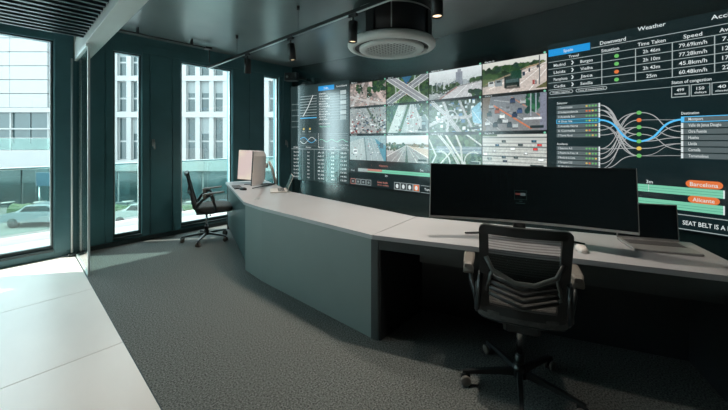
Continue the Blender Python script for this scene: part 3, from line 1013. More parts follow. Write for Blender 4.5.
vtext('SEAT BELT IS A LIFE SAVER', 5.535, 0.692, 0.040, E_white, 'L', 0.43)

# text lines: font outlines laid onto the curved screen
tmp = []
for T in TEXTS:
    cu = bpy.data.curves.new('t', 'FONT')
    cu.body = T[0]
    cu.size = 1.0
    cu.resolution_u = 2
    cu.offset = 0.008
    o = bpy.data.objects.new('t', cu)
    COL.objects.link(o)
    tmp.append(o)
dg = bpy.context.evaluated_depsgraph_get()
dg.update()
for T, o in zip(TEXTS, tmp):
    txt, s, z, h, m, align, width, name, off, bold = T
    me = bpy.data.meshes.new_from_object(o.evaluated_get(dg))
    n = len(me.vertices)
    co = np.empty(n * 3)
    me.vertices.foreach_get('co', co)
    co = co.reshape(-1, 3)
    k = h * 0.9 / 0.70
    x0, x1 = co[:, 0].min(), co[:, 0].max()
    kx = (width / (x1 - x0)) if width else k
    tot = (x1 - x0) * kx
    so = s - (tot / 2 if align == 'C' else 0)
    for i in range(n):
        p_ = arc(so + (co[i, 0] - x0) * kx, z + co[i, 1] * k, off) - VW.location
        me.vertices[i].co = p_
    me.name = name
    me.materials.clear()
    me.materials.append(m)
    me.update()
    link(name, me, VW)
for o in tmp:
    cu = o.data
    bpy.data.objects.remove(o)
    bpy.data.curves.remove(cu)

# ------------------------------------------------------------------ control desk
DZ = 0.74
DESK = thing('control_desk', 'angled grey control desk with closed panels facing the carpet', 'desk', P(0.0, 2.6))


def dbuild(mb, name, m, parent=None):
    mb.v = [tuple(Vector(p) - DESK.location) for p in mb.v]
    return mb.build(name, m, parent or DESK)


def poly_prism(pts, z0, z1):
    q = [P(x, y) for x, y in pts]
    return MB().prism([(p.x, p.y) for p in q], z0, z1)


T1, T2, T3, T4 = (-2.20, 5.07), (-1.30, 3.452), (-1.03, 3.175), (0.055, 2.25)
T5, T6 = (1.93, 1.52), (2.135, 2.085)
T8, T9, T10 = (0.44, 2.80), (-0.93, 4.12), (-1.66, 5.36)
# worktop pieces (split at the joint)
J0, J1 = (0.062, 2.256), (0.46, 2.78)
dbuild(poly_prism([T1, T2, T3, (0.055, 2.25), (0.4555, 2.785), T8, T9, T10][:], DZ - 0.03, DZ), 'worktop', M_desk)
dbuild(poly_prism([(0.060, 2.248), T5, T6, (0.462, 2.782)], DZ - 0.03, DZ), 'worktop', M_desk)


def inset(a, b, d):
    """offset of edge a->b to its left (towards the wall side) by d"""
    dx, dy = b[0] - a[0], b[1] - a[1]
    L = math.hypot(dx, dy)
    nx_, ny_ = -dy / L * d, dx / L * d
    return (a[0] + nx_, a[1] + ny_), (b[0] + nx_, b[1] + ny_)


def panel(a, b, z0, z1, th, m, name, d0=0.015):
    a0, b0 = inset(a, b, d0)
    a1, b1 = inset(a, b, d0 + th)
    return dbuild(poly_prism([a0, b0, b1, a1], z0, z1), name, m)


panel(T2, T3, 0.0, DZ - 0.03, 0.03, M_panel_shade, 'front_panel')
panel(T3, T4, 0.0, DZ - 0.03, 0.03, M_panel_shade, 'front_panel')
# far wing: open knee space, set-back dark panel
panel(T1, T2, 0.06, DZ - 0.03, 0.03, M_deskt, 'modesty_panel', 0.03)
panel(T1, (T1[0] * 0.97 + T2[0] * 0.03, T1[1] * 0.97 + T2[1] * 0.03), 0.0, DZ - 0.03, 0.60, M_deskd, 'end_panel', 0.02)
# right section: end support beside the knee space
dv = (0.9315, -0.3627)
nv = (0.3627, 0.9315)


def dl(along, back):
    return (0.055 + dv[0] * along + nv[0] * back, 2.25 + dv[1] * along + nv[1] * back)


dbuild(poly_prism([(0.050, 2.268), dl(0.045, 0.006), (0.50, 2.71), (0.46, 2.75)], 0.0, DZ - 0.03), 'support_panel', M_desk_shade)
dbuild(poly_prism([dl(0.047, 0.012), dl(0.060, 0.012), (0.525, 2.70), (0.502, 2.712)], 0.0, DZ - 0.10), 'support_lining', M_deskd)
dbuild(poly_prism([dl(0.03, 0.01), dl(2.0, 0.01), dl(2.0, 0.03), dl(0.03, 0.03)], DZ - 0.10, DZ - 0.03), 'front_rail', M_desk_shade)
dbuild(poly_prism([dl(0.30, 0.20), dl(2.0, 0.20), dl(2.0, 0.42), dl(0.30, 0.42)], DZ - 0.22, DZ - 0.032), 'cable_tray', M_desk_shade)
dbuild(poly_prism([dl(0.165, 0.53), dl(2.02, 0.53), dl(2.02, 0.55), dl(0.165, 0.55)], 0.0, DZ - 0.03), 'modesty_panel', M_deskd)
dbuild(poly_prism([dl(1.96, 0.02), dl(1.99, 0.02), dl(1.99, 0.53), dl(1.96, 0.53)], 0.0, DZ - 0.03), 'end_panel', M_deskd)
# back panels toward the video wall
panel(T8, T9, 0.0, DZ - 0.03, 0.02, M_desk, 'back_panel', 0.02)
panel(T9, T10, 0.0, DZ - 0.03, 0.02, M_desk, 'back_panel', 0.02)
# round cable grommet on the wing
gp = P(-1.215, 3.62)
dbuild(MB().lathe([(0.0, DZ + 0.002), (0.022, DZ + 0.003), (0.028, DZ), (0.028, DZ - 0.01)], 20, Matrix.Translation((gp.x, gp.y, 0))), 'cable_grommet', M_steel)


# ------------------------------------------------------------------ office chair
def superring(a, b, z, n=28, e=4.0, cx=0.0, cy=0.0):
    r = []
    for k in range(n):
        t = 2 * PI * k / n
        c, s = math.cos(t), math.sin(t)
        r.append((cx + a * math.copysign(abs(c) ** (2 / e), c), cy + b * math.copysign(abs(s) ** (2 / e), s), z))
    return r


def make_chair(label, base_rot):
    t = thing('office_chair', label, 'chair', group='mesh office chairs')
    # star base
    hub = MB().lathe([(0.0, 0.145), (0.030, 0.145), (0.036, 0.12), (0.042, 0.075), (0.0, 0.07)], 20).build('hub', M_chair, t)
    for k in range(5):
        a = base_rot + k * 2 * PI / 5
        R = Matrix.Rotation(a, 4, 'Z')
        m = MB()
        rings = []
        for x, wd, z0, z1 in ((0.025, 0.017, 0.080, 0.112), (0.12, 0.015, 0.078, 0.104), (0.22, 0.013, 0.072, 0.092), (0.30, 0.011, 0.066, 0.080), (0.315, 0.008, 0.066, 0.076)):
            rings.append([(x, -wd, z0), (x, wd, z0), (x, wd * 0.75, z1), (x, -wd * 0.75, z1)])
        m.loft(rings, True, M=R)
        m.build('base_leg', M_chair, t)
        cst = MB()
        for sgn in (-1, 1):
            Mx = R @ Matrix.Translation((0.30, 0.018 * sgn, 0.0285)) @ Matrix.Rotation(PI / 2, 4, 'X') @ Matrix.Translation((0, 0, -0.010))
            cst.lathe([(0.0, 0.0), (0.022, 0.0), (0.0285, 0.004), (0.0285, 0.016), (0.022, 0.020), (0.0, 0.020)], 18, Mx)
        co = cst.build('caster', M_pad, t)
        hd = MB()
        hd.tube([R @ Vector((0.30, 0, 0.03)), R @ Vector((0.30, 0, 0.070))], 0.008, 8)
        hd.rbox(0.272, 0.325, -0.007, 0.007, 0.030, 0.060, 0.004, R)
        hd.build('caster_fork', M_chair, co)
    MB().tube([(0, 0, 0.14), (0, 0, 0.20)], 0.026, 16).build('gas_lift_sleeve', M_chair, t)
    MB().tube([(0, 0, 0.20), (0, 0, 0.40)], 0.015, 14).build('gas_lift', M_chrome, t)
    me = MB().rbox(-0.09, 0.09, -0.13, 0.11, 0.375, 0.425, 0.012)
    me.build('tilt_mechanism', M_chair, t)
    MB().tube([(0.08, 0.03, 0.40), (0.20, 0.04, 0.395), (0.25, 0.04, 0.39)], [0.006, 0.006, 0.010], 8).build('lever', M_chair, t)
    # seat cushion
    sm = MB()
    rings = []
    for z, k in ((0.420, 0.90), (0.430, 0.97), (0.452, 1.0), (0.480, 1.0), (0.495, 0.965), (0.503, 0.88), (0.505, 0.6), (0.503, 0.25), (0.502, 0.02)):
        rings.append([(x, yv, zz - 0.018 * max(0, yv - 0.21) / 0.1) for x, yv, zz in superring(0.245 * k, 0.240 * k, z, 32, 4.5, 0, 0.09)])
    sm.loft(rings, True, smooth=True)
    seat = sm.build('seat', M_fabric, t)
    sh = MB()
    sh.loft([superring(0.20, 0.20, 0.405, 24, 4, 0, 0.09), superring(0.235, 0.232, 0.425, 24, 4.5, 0, 0.09), superring(0.24, 0.236, 0.434, 24, 4.5, 0, 0.09)], True, smooth=True)
    sh.build('seat_shell', M_chair, seat)

    # backrest : frame, mesh, lumbar bars
    def bk(x, z):
        """point on the backrest sheet, curved and leaning back"""
        h_ = z - 0.50
        return Vector((x, -0.115 - 0.30 * h_ - 0.03 * (1 - (x / 0.22) ** 2) + 0.10 * h_ * h_, z))
    corners = []
    for cx, cz, a0 in ((0.184, 0.945, 0), (-0.184, 0.945, PI / 2), (-0.178, 0.495, PI), (0.178, 0.495, 1.5 * PI)):
        for k in range(5):
            a = a0 + k * PI / 8
            corners.append((cx + 0.005 * math.cos(a), cz + 0.005 * math.sin(a)))
    dense = []
    for i in range(len(corners)):
        a, b = corners[i], corners[(i + 1) % len(corners)]
        n = 6 if math.hypot(b[0] - a[0], b[1] - a[1]) > 0.1 else 1
        for k in range(n):
            dense.append((a[0] + (b[0] - a[0]) * k / n, a[1] + (b[1] - a[1]) * k / n))
    fm = MB()
    rings = []
    n = len(dense)
    for i, (x, z) in enumerate(dense):
        xa, za = dense[i - 1]
        xb, zb = dense[(i + 1) % n]
        tx_, tz_ = xb - xa, zb - za
        L = math.hypot(tx_, tz_)
        ox, oz = tz_ / L, -tx_ / L
        p = bk(x, z)
        hw, hd_ = 0.023, 0.014
        q = [(1, -1), (1, 1), (-1, 1), (-1, -1)]
        rings.append([tuple(p + Vector((ox * hw * u_, hd_ * v_, oz * hw * u_))) for u_, v_ in q])
    rings.append(rings[0])
    fm.loft(rings, False)
    bf = fm.build('backrest_frame', M_chair, t)
    gm = MB()
    nxg, nzg = 14, 16
    vsx, fsx = [], []
    for j in range(nzg + 1):
        for i in range(nxg + 1):
            z = 0.49 + (0.940 - 0.49) * j / nzg
            hw = 0.176 + 0.006 * j / nzg
            vsx.append(tuple(bk(-hw + 2 * hw * i / nxg, z) + Vector((0, 0.004, 0))))
    for j in range(nzg):
        for i in range(nxg):
            a = j * (nxg + 1) + i
            fsx.append((a, a + 1, a + nxg + 2, a + nxg + 1))
    gm.add(vsx, fsx, True)
    gm.build('backrest_mesh', M_mesh, t)
    B = Vector((0, -0.030, 0))
    MB().tube([bk(-0.178, 0.80) + B * .4, bk(-0.145, 0.735) + B, bk(-0.04, 0.682) + B, bk(0.05, 0.682) + B, bk(0.145, 0.735) + B, bk(0.178, 0.80) + B * .4], 0.010, 8, flat=(0.8, 1.2)).build('lumbar_bar', M_lum, t)
    MB().tube([bk(-0.145, 0.735) + B, bk(-0.165, 0.66) + B * .6, bk(-0.172, 0.60) + B * .3], 0.009, 8).build('lumbar_strut', M_lum, t)
    MB().tube([bk(0.145, 0.735) + B, bk(0.165, 0.66) + B * .6, bk(0.172, 0.60) + B * .3], 0.009, 8).build('lumbar_strut', M_lum, t)
    for i in range(4):
        z = 0.655 - i * 0.037
        MB().tube([bk(-0.165, z + 0.045) + B * .5, bk(-0.005, z - 0.005) + B * .7, bk(0.005, z - 0.005) + B * .7, bk(0.165, z + 0.045) + B * .5], 0.011, 6, flat=(0.4, 1.0)).build('lumbar_rib', M_chair, t)
    # uprights that carry the back and arms
    for s in (-1, 1):
        MB().tube([(0.20 * s, 0.12, 0.425), (0.228 * s, -0.05, 0.44), (0.222 * s, -0.145, 0.50), bk(0.204 * s, 0.70) + Vector((0, -0.012, 0))], 0.020, 8, flat=(0.7, 1.2)).build('back_upright', M_chair, t)
        MB().tube([(0.222 * s, -0.13, 0.50), (0.258 * s, -0.06, 0.60), (0.270 * s, 0.04, 0.675)], 0.016, 8, flat=(0.7, 1.2)).build('arm_strut', M_chair, t)
        MB().tube([(0.235 * s, 0.12, 0.43), (0.268 * s, 0.10, 0.52), (0.273 * s, 0.05, 0.66)], 0.014, 8, flat=(0.7, 1.2)).build('arm_strut', M_chair, t)
        am = MB()
        rg = []
        for yv, hw, zz in ((-0.055, 0.020, 0.672), (-0.03, 0.028, 0.682), (0.07, 0.032, 0.690), (0.17, 0.030, 0.698), (0.21, 0.020, 0.698)):
            rg.append([(0.275 * s - hw, yv, zz - 0.008), (0.275 * s + hw, yv, zz - 0.008), (0.275 * s + hw, yv, zz + 0.008), (0.275 * s + hw * 0.7, yv, zz + 0.014), (0.275 * s - hw * 0.7, yv, zz + 0.014), (0.275 * s - hw, yv, zz + 0.008)])
        am.loft(rg, True)
        am.build('armrest_pad', M_pad, t)
        Mk = Matrix.Translation((0.275 * s, -0.03, 0.648)) @ Matrix.Rotation(PI / 2, 4, 'Y') @ Matrix.Translation((0, 0, -0.028))
        MB().lathe([(0, 0), (0.020, 0), (0.023, 0.004), (0.023, 0.052), (0.020, 0.056), (0, 0.056)], 16, Mk).build('pivot_knob', M_pad, t)
    return t


ch1 = make_chair('black mesh office chair with its back to the viewpoint at the ultrawide monitor', math.radians(195.3))
# the chair looks along local +y ; survey heading of the desk normal is atan2(nv)
hd1 = math.degrees(math.atan2(nv[1], nv[0]))
ch1.location = P(0.885, 1.815)
ch1.rotation_euler = (0, 0, D(hd1) - PI / 2)
# second chair
ch2 = copy_tree(ch1)
tag(ch2, 'black mesh office chair seen side-on in front of the wide far window', 'chair', 'mesh office chairs')
ch2.location = P(-2.225, 4.51)
ch2.rotation_euler = (0, 0, D(27) - PI / 2)


# ------------------------------------------------------------------ monitors
def curved_monitor(name, label, width, height, sag, zbot, tilt, m_screen, m_back, m_stand, foot_tips, neck_back, m_rim, slant=0.0):
    """origin on the desk under the middle of the chord, screen faces local -y"""
    t = thing(name, label, 'monitor')
    n = 26
    Rm = Matrix.Translation((0, 0, zbot)) @ Matrix.Rotation(-tilt, 4, 'X')

    def sh(i, z, off):
        u_ = -1 + 2 * i / n
        x = u_ * width / 2
        y = sag * (1 - u_ * u_)
        dydx = -2 * sag * u_ / (width / 2)
        L = math.hypot(1, dydx)
        return Rm @ Vector((x - dydx / L * off, y + 1 / L * off, z))
    bodyr = []
    for i in range(n + 1):
        e = abs(-1 + 2 * i / n)
        th = 0.014 + 0.03 * (1 - e ** 4)
        bodyr.append([sh(i, 0, 0), sh(i, height, 0), sh(i, height, 0.012), sh(i, height * 0.86, th), sh(i, height * 0.14, th), sh(i, 0, 0.012)])
    mb = MB()
    mb.loft(bodyr, True, smooth=False)
    body = mb.build('back_shell', m_back, t)
    mb = MB()
    r = []
    for i in range(n + 1):
        r.append([sh(i, 0.014, -0.0015), sh(i, 0.014, 0.001), sh(i, height - 0.006, 0.001), sh(i, height - 0.006, -0.0015)])
    r = r[0:]
    mb.loft(r, True)
    mb.build('screen', m_screen, t)
    mb = MB()
    r = []
    for i in range(n + 1):
        r.append([sh(i, -0.001, -0.004), sh(i, -0.001, 0.002), sh(i, 0.013, 0.002), sh(i, 0.013, -0.004)])
    mb.loft(r, True)
    mb.build('bottom_bezel', m_rim, t)
    for i0 in (0, n):
        sgn = 1 if i0 else -1
        r = [[sh(i0, z, -0.003), sh(i0, z, 0.012), sh(i0, z, 0.012) + Vector((0.004 * sgn, 0, 0)), sh(i0, z, -0.003) + Vector((0.004 * sgn, 0, 0))] for z in (0, height)]
        MB().loft(r, True).build('side_bezel', m_rim, t)
    zc = zbot + height * 0.5
    yb = sag + 0.04
    MB().tube([(0, yb, zc), (0, yb + 0.06, zc)], 0.035, 12).build('mount', m_stand, t)
    MB().tube([(0, neck_back - 0.02 - slant, zc + 0.06), (0, neck_back - slant * 0.6, zc - 0.05), (0, neck_back, 0.02)], [0.030, 0.034, 0.036], 8, flat=(1.2, 0.55)).build('neck', m_stand, t)
    for (fx, fy) in foot_tips:
        MB().tube([(0, neck_back, 0.012), (fx * 0.5, neck_back * 0.5 + fy * 0.5 + 0.01, 0.010), (fx, fy, 0.006)], [0.020, 0.016, 0.010], 8, flat=(1.0, 0.5)).build('foot', M_blackm if m_stand is not M_wplast else M_blackm, t)
    return t, sh


mon1, sh1 = curved_monitor('ultrawide_monitor', 'ultrawide curved dark monitor on the near desk behind the mesh chair', 1.16, 0.372, 0.10, 0.138, math.radians(6), M_screen, M_black, M_blackm,
                           [(-0.36, 0.17), (0.37, 0.19)], 0.30, M_silver)
mon1.location = P(0.998, 1.995, DZ)
mon1.rotation_euler = (0, 0, D(math.degrees(math.atan2(dv[1], dv[0]))))
# the small emblem box on its screen
E_logo = emit_mat('logo_dim', (0.015, 0.035, 0.032), 0.8)
E_lred = emit_mat('logo_red', (0.10, 0.03, 0.025), 0.8)
E_lblue = emit_mat('logo_white', (0.08, 0.11, 0.11), 0.8)


def on_screen(xx, zz, wd, hh, m, name):
    i0 = (xx + 0.58) / 1.16 * 26
    i1 = (xx + wd + 0.58) / 1.16 * 26
    r = [[sh1(i, zz, -0.0030), sh1(i, zz, -0.001), sh1(i, zz + hh, -0.001), sh1(i, zz + hh, -0.0030)] for i in (i0, (i0 + i1) / 2, i1)]
    return MB().loft(r, True).build(name, m, mon1)


for zz in (0.150, 0.208):
    on_screen(-0.045, zz, 0.075, 0.002, E_logo, 'emblem_border')
for xx in (-0.045, 0.028):
    on_screen(xx, 0.150, 0.002, 0.06, E_logo, 'emblem_border')
on_screen(-0.038, 0.180, 0.030, 0.012, E_lred, 'emblem')
on_screen(-0.008, 0.176, 0.030, 0.018, E_lblue, 'emblem')
on_screen(0.0, 0.181, 0.016, 0.008, M_screen, 'emblem')
on_screen(-0.015, 0.138, 0.018, 0.004, E_logo, 'emblem_caption')
on_screen(-0.035, 0.124, 0.055, 0.004, E_logo, 'emblem_caption')

# far curved monitor: its user sits by the window
E_wall = bpy.data.materials.new('pink_wallpaper')
E_wall.use_nodes = True
_nt = E_wall.node_tree
_b = _nt.nodes['Principled BSDF']
_b.inputs['Base Color'].default_value = (0.02, 0.02, 0.02, 1)
_b.inputs['Roughness'].default_value = 0.3
_tc = _nt.nodes.new('ShaderNodeTexCoord')
_no = _nt.nodes.new('ShaderNodeTexNoise')
_no.inputs['Scale'].default_value = 2.6
_nt.links.new(_tc.outputs['Object'], _no.inputs['Vector'])
_rp = _nt.nodes.new('ShaderNodeValToRGB')
_rp.color_ramp.elements[0].position = 0.38
_rp.color_ramp.elements[0].color = (0.72, 0.58, 0.55, 1)
_rp.color_ramp.elements[1].position = 0.62
_rp.color_ramp.elements[1].color = (0.84, 0.76, 0.60, 1)
_nt.links.new(_no.outputs['Fac'], _rp.inputs[0])
_nt.links.new(_rp.outputs[0], _b.inputs['Emission Color'])
_b.inputs['Emission Strength'].default_value = 0.95
M_pinkback = mat('champagne_back', (0.92, 0.83, 0.79), 0.35, metal=0.1)
mon2, sh2 = curved_monitor('desktop_monitor', 'pale curved monitor seen end-on at the far end of the desk', 0.80, 0.46, 0.24, 0.06, math.radians(3), E_wall, M_pinkback, M_wplast,
                           [(-0.22, 0.06), (0.24, 0.06)], 0.46, M_black, slant=0.08)
mon2.location = P(-1.72, 4.56, DZ)
# local +x must point towards the far->near chord's left-hand side: screen (-y) faces the window-side chair
_chord = math.degrees(math.atan2(4.25 - 4.90, -1.50 + 1.93))
mon2.rotation_euler = (0, 0, D(_chord))


# ------------------------------------------------------------------ laptops
def laptop(label, wd, dp, lid_ang, m_body, m_scr, m_key):
    """origin centre of the base on the desk, user on local -y side"""
    t = thing('laptop', label, 'laptop')
    MB().rbox(-wd / 2, wd / 2, -dp / 2, dp / 2, 0.002, 0.016, 0.006).build('base', m_body, t)
    kb = MB().rbox(-wd / 2 + 0.02, wd / 2 - 0.02, -0.01, dp / 2 - 0.02, 0.0155, 0.0165, 0.001).build('keyboard_deck', m_key, t)
    kw = (wd - 0.05) / 12
    km = MB().rbox(0, kw * 0.82, 0, 0.016, 0.0, 0.0025, 0.001).mesh('key')
    km.materials.append(M_key)
    for r_ in range(4):
        for c in range(12):
            link('key', km, kb, loc=(-wd / 2 + 0.026 + c * kw, -0.004 + r_ * 0.020, 0.0165))
    MB().rbox(-0.05, 0.05, -dp / 2 + 0.012, -0.022, 0.0158, 0.0168, 0.001).build('touchpad', m_body, t)
    Rl = Matrix.Translation((0, dp / 2 - 0.004, 0.016)) @ Matrix.Rotation(lid_ang, 4, 'X')
    # lid at angle: local sheet in x,y ; angle from closed
    lid = MB().rbox(-wd / 2, wd / 2, -dp, 0, 0.0, 0.006, 0.004, Rl @ Matrix.Rotation(0, 4, 'X')).build('lid', m_body, t)
    MB().box(-wd / 2 + 0.006, wd / 2 - 0.006, -dp + 0.006, -0.014, -0.0012, 0.0005, Rl).build('screen', m_scr, lid)
    MB().tube([(-wd / 2 + 0.03, dp / 2, 0.012), (wd / 2 - 0.03, dp / 2, 0.012)], 0.007, 8).build('hinge', M_black, t)
    return t


M_key = mat('key_grey', (0.10, 0.10, 0.10), 0.5)
lp1 = laptop('open grey laptop with a black screen right of the ultrawide monitor', 0.335, 0.235, -math.radians(96), M_silver, M_screen, mat('deck_dark', (0.16, 0.15, 0.145), 0.5))
lp1.location = P(1.825, 1.985, DZ)
lp1.rotation_euler = (0, 0, D(math.degrees(math.atan2(-0.30, 0.93))))
lp2 = laptop('small white laptop standing open beside the pale curved monitor', 0.30, 0.21, -math.radians(112), M_wplast, M_screen, mat('deck_white', (0.6, 0.58, 0.55), 0.5))
lp2.location = P(-1.125, 4.19, DZ)
lp2.rotation_euler = (0, 0, D(-72))


# ------------------------------------------------------------------ mice, keyboard
def mouse(label, m, loc, rot):
    t = thing('computer_mouse', label, 'mouse', loc, rot)
    mb = MB()
    rings = []
    for z, k in ((0.0, 0.92), (0.008, 1.0), (0.018, 0.97), (0.027, 0.80), (0.033, 0.5), (0.035, 0.15)):
        rings.append(superring(0.031 * k, 0.055 * k, z + 0.0005, 20, 2.6, 0, -0.004 * (1 - k)))
    mb.loft(rings, True, smooth=True)
    mb.build('shell', m, t)
    Mk = Matrix.Translation((0, 0.025, 0.028)) @ Matrix.Rotation(PI / 2, 4, 'Y') @ Matrix.Translation((0, 0, -0.003))
    MB().lathe([(0, 0), (0.008, 0), (0.008, 0.006), (0, 0.006)], 12, Mk).build('scroll_wheel', M_black, t)
    return t


mouse('pale computer mouse on the near desk right of the mesh chair', M_wplast, P(1.315, 1.93, DZ), D(70) - PI / 2)
mouse('dark computer mouse at the far end of the desk near the pale monitor', M_black, P(-1.62, 4.28, DZ), D(60))
kbt = thing('keyboard', 'slim black keyboard lying below the pale curved monitor', 'keyboard', P(-1.79, 4.50, DZ), D(-61))
MB().rbox(-0.16, 0.16, -0.055, 0.055, 0.001, 0.014, 0.005).build('case', M_black, kbt)
km2 = MB().rbox(0, 0.020, 0, 0.018, 0, 0.003, 0.001).mesh('key')
km2.materials.append(M_key)
for r_ in range(4):
    for c in range(12):
        link('key', km2, kbt, loc=(-0.15 + c * 0.0252, -0.046 + r_ * 0.024, 0.0135))

# ------------------------------------------------------------------ ceiling cassette
cp = P(0.30, 3.50)
cas = thing('air_conditioner_cassette', 'round ceiling air conditioner with pale grille hanging over the desk', 'air conditioner', (cp.x, cp.y, 2.38), D(40))
MB().lathe([(0.0, 0.10), (0.40, 0.10), (0.425, 0.11), (0.425, 0.36), (0.43, 0.375), (0.43, 0.445), (0.42, 0.455), (0.0, 0.455)], 48).build('drum', M_black, cas)
MB().lathe([(0.425, 0.368), (0.437, 0.368), (0.437, 0.380), (0.425, 0.380)], 48).build('top_ring', M_silver, cas)
M_acw = mat('ac_panel', (0.66, 0.68, 0.66), 0.45)
MB().lathe([(0.40, 0.10), (0.465, 0.095), (0.478, 0.075), (0.478, 0.050), (0.468, 0.036), (0.430, 0.022), (0.405, 0.018), (0.400, 0.030)], 56).build('outer_panel', M_acw, cas)
MB().lathe([(0.405, 0.04), (0.40, 0.045), (0.335, 0.045), (0.33, 0.03)], 56).build('air_slot', M_black, cas)
MB().lathe([(0.352, 0.035), (0.350, 0.012), (0.335, 0.005), (0.285, 0.002), (0.275, 0.008), (0.275, 0.045)], 56).build('inner_panel', M_acw, cas)
MB().lathe([(0.276, 0.045), (0.0, 0.045)], 40).build('filter', M_black, cas)
gr = MB()
for k in range(-6, 7):
    x = k * 0.044
    L = math.sqrt(max(0, 0.276 ** 2 - x * x))
    if L > 0.03:
        gr.box(x - 0.009, x + 0.009, -L, L, 0.008, 0.011)
        gr.box(-L, L, x - 0.008, x + 0.008, 0.008, 0.011)
gr.build('grille', M_acw, cas)
for a in (0.3, 1.87, 3.44, 5.0):
    MB().rbox(-0.05, 0.05, -0.012, 0.012, 0.10, 0.36, 0.004, Matrix.Rotation(a, 4, 'Z') @ Matrix.Translation((0, -0.432, 0))).build('side_plate', M_blackm, cas)
    MB().tube([Matrix.Rotation(a + .5, 4, 'Z') @ Vector((0, -0.438, 0.12)), Matrix.Rotation(a + .5, 4, 'Z') @ Vector((0, -0.438, 0.36))], 0.006, 6).build('hanger_rod', M_steel, cas)
MB().box(-0.06, 0.02, -0.39, -0.345, 0.010, 0.028, Matrix.Rotation(0.9, 4, 'Z')).build('sensor', M_silver, cas)

# ------------------------------------------------------------------ track lights
ZTR = 2.545
tr0, trd = (-2.50, 5.09), (0.7343, -0.6788)


def tr(s, z=ZTR):
    return P(tr0[0] + trd[0] * s, tr0[1] + trd[1] * s, z)


TRL = 5.9
track = thing('lighting_track', 'thin black lighting track hung on wires below the ceiling', 'track light', tr(0, ZTR))


def tl(p):
    return Vector(p) - track.location


Rt = Matrix.Rotation(D(math.degrees(math.atan2(trd[1], trd[0]))), 4, 'Z')
MB().box(0.0, TRL, -0.018, 0.018, 0.0, 0.030, Rt).build('rail', M_blackm, track)
MB().box(0.0, TRL, -0.010, 0.010, -0.004, 0.0, Rt).build('rail_channel', M_steel, track)
for s in (1.02, 2.44, 3.9, 5.3):
    MB().tube([tl(tr(s, ZTR + 0.03)), tl(tr(s, ZC - 0.03))], 0.003, 6).build('wire', M_blackm, track)
    q = tl(tr(s, ZC - 0.045))
    MB().lathe([(0, 0.045), (0.016, 0.045), (0.016, 0.0), (0, 0.0)], 12, Matrix.Translation(q)).build('anchor', M_black, track)

E_lamp = emit_mat('lamp_lens', (1.0, 0.72, 0.46), 2.2)


def spotlight(s, label, power, tilt=(0.0, 0.0), lens_on=True):
    p = tr(s, ZTR)
    t = thing('track_spotlight', label, 'spotlight', p, 0, 'black cylinder spotlights on the track')
    MB().rbox(-0.05, 0.05, -0.014, 0.014, -0.030, 0.0, 0.004, Rt).build('adapter', M_black, t)
    MB().tube([(0, 0, -0.03), (0, 0, -0.075)], 0.008, 8).build('stem', M_black, t)
    R = Matrix.Translation((0, 0, -0.07)) @ Matrix.Rotation(tilt[0], 4, 'X') @ Matrix.Rotation(tilt[1], 4, 'Y')
    MB().lathe([(0.0, 0.0), (0.038, 0.0), (0.042, -0.006), (0.042, -0.185), (0.036, -0.185), (0.034, -0.165), (0, -0.165)], 24, R).build('body', M_black, t)
    MB().lathe([(0.0345, -0.172), (0.0, -0.174)], 20, R).build('lens', E_lamp if lens_on else M_silver, t)
    ld = bpy.data.lights.new('spot', 'SPOT')
    ld.energy = power
    ld.color = (1.0, 0.89, 0.77)
    ld.spot_size = math.radians(118)
    ld.spot_blend = 0.65
    ld.shadow_soft_size = 0.03
    lo = bpy.data.objects.new('spot', ld)
    COL.objects.link(lo)
    lo.parent = t
    lo.matrix_local = R @ Matrix.Translation((0, 0, -0.19))
    return t


SPW = 36
spotlight(1.32, 'black cylinder spotlight on the track nearest the windows', SPW, (0.05, -0.04))
spotlight(2.30, 'black cylinder spotlight on the track between the windows and the air conditioner', SPW, (-0.06, -0.10))
spotlight(3.27, 'black cylinder spotlight hanging in front of the round air conditioner', SPW, (0.03, 0.0))
spotlight(4.12, 'black cylinder spotlight glowing warm right of the round air conditioner', SPW * 2.2, (-0.03, 0.05))
spotlight(5.15, 'black cylinder spotlight on the track above the near desk', SPW * 0.5, (0.0, 0.0))

# unseen fill lamps added between the hall slats to brighten the hall
def fill(x, y, label):
    t = thing('fill', label, 'fill', (x, y, 2.49), 0, 'added fill lamps of the hall ceiling')
    MB().lathe([(0.075, 0.10), (0.075, 0.0), (0.066, -0.004), (0.060, 0.0), (0.055, 0.06)], 24).build('housing', M_white, t)
    MB().lathe([(0.056, 0.05), (0.0, 0.052)], 20).build('lens', E_fill, t)
    ld = bpy.data.lights.new('fill_lamp', 'SPOT')
    ld.shadow_soft_size = 0.05
    ld.spot_size = math.radians(66)
    ld.spot_blend = 0.8
    ld.energy = 40
    ld.color = (1.0, 0.93, 0.86)
    lo = bpy.data.objects.new('fill_lamp', ld)
    COL.objects.link(lo)
    lo.parent = t
    lo.location = (0, 0, -0.006)


E_fill = emit_mat('fill_lens', (1.0, 0.92, 0.84), 4.0)
for i_, x_ in enumerate((-0.75, -2.3, -3.85)):
    for j_, y_ in enumerate((2.38, 0.54, -0.72)):
        fill(x_, y_, 'added unseen downlight in the hall ceiling, %s row, %s from the carpet edge' % (('front', 'middle', 'rear')[j_], ('nearest', 'second', 'farthest')[i_]))

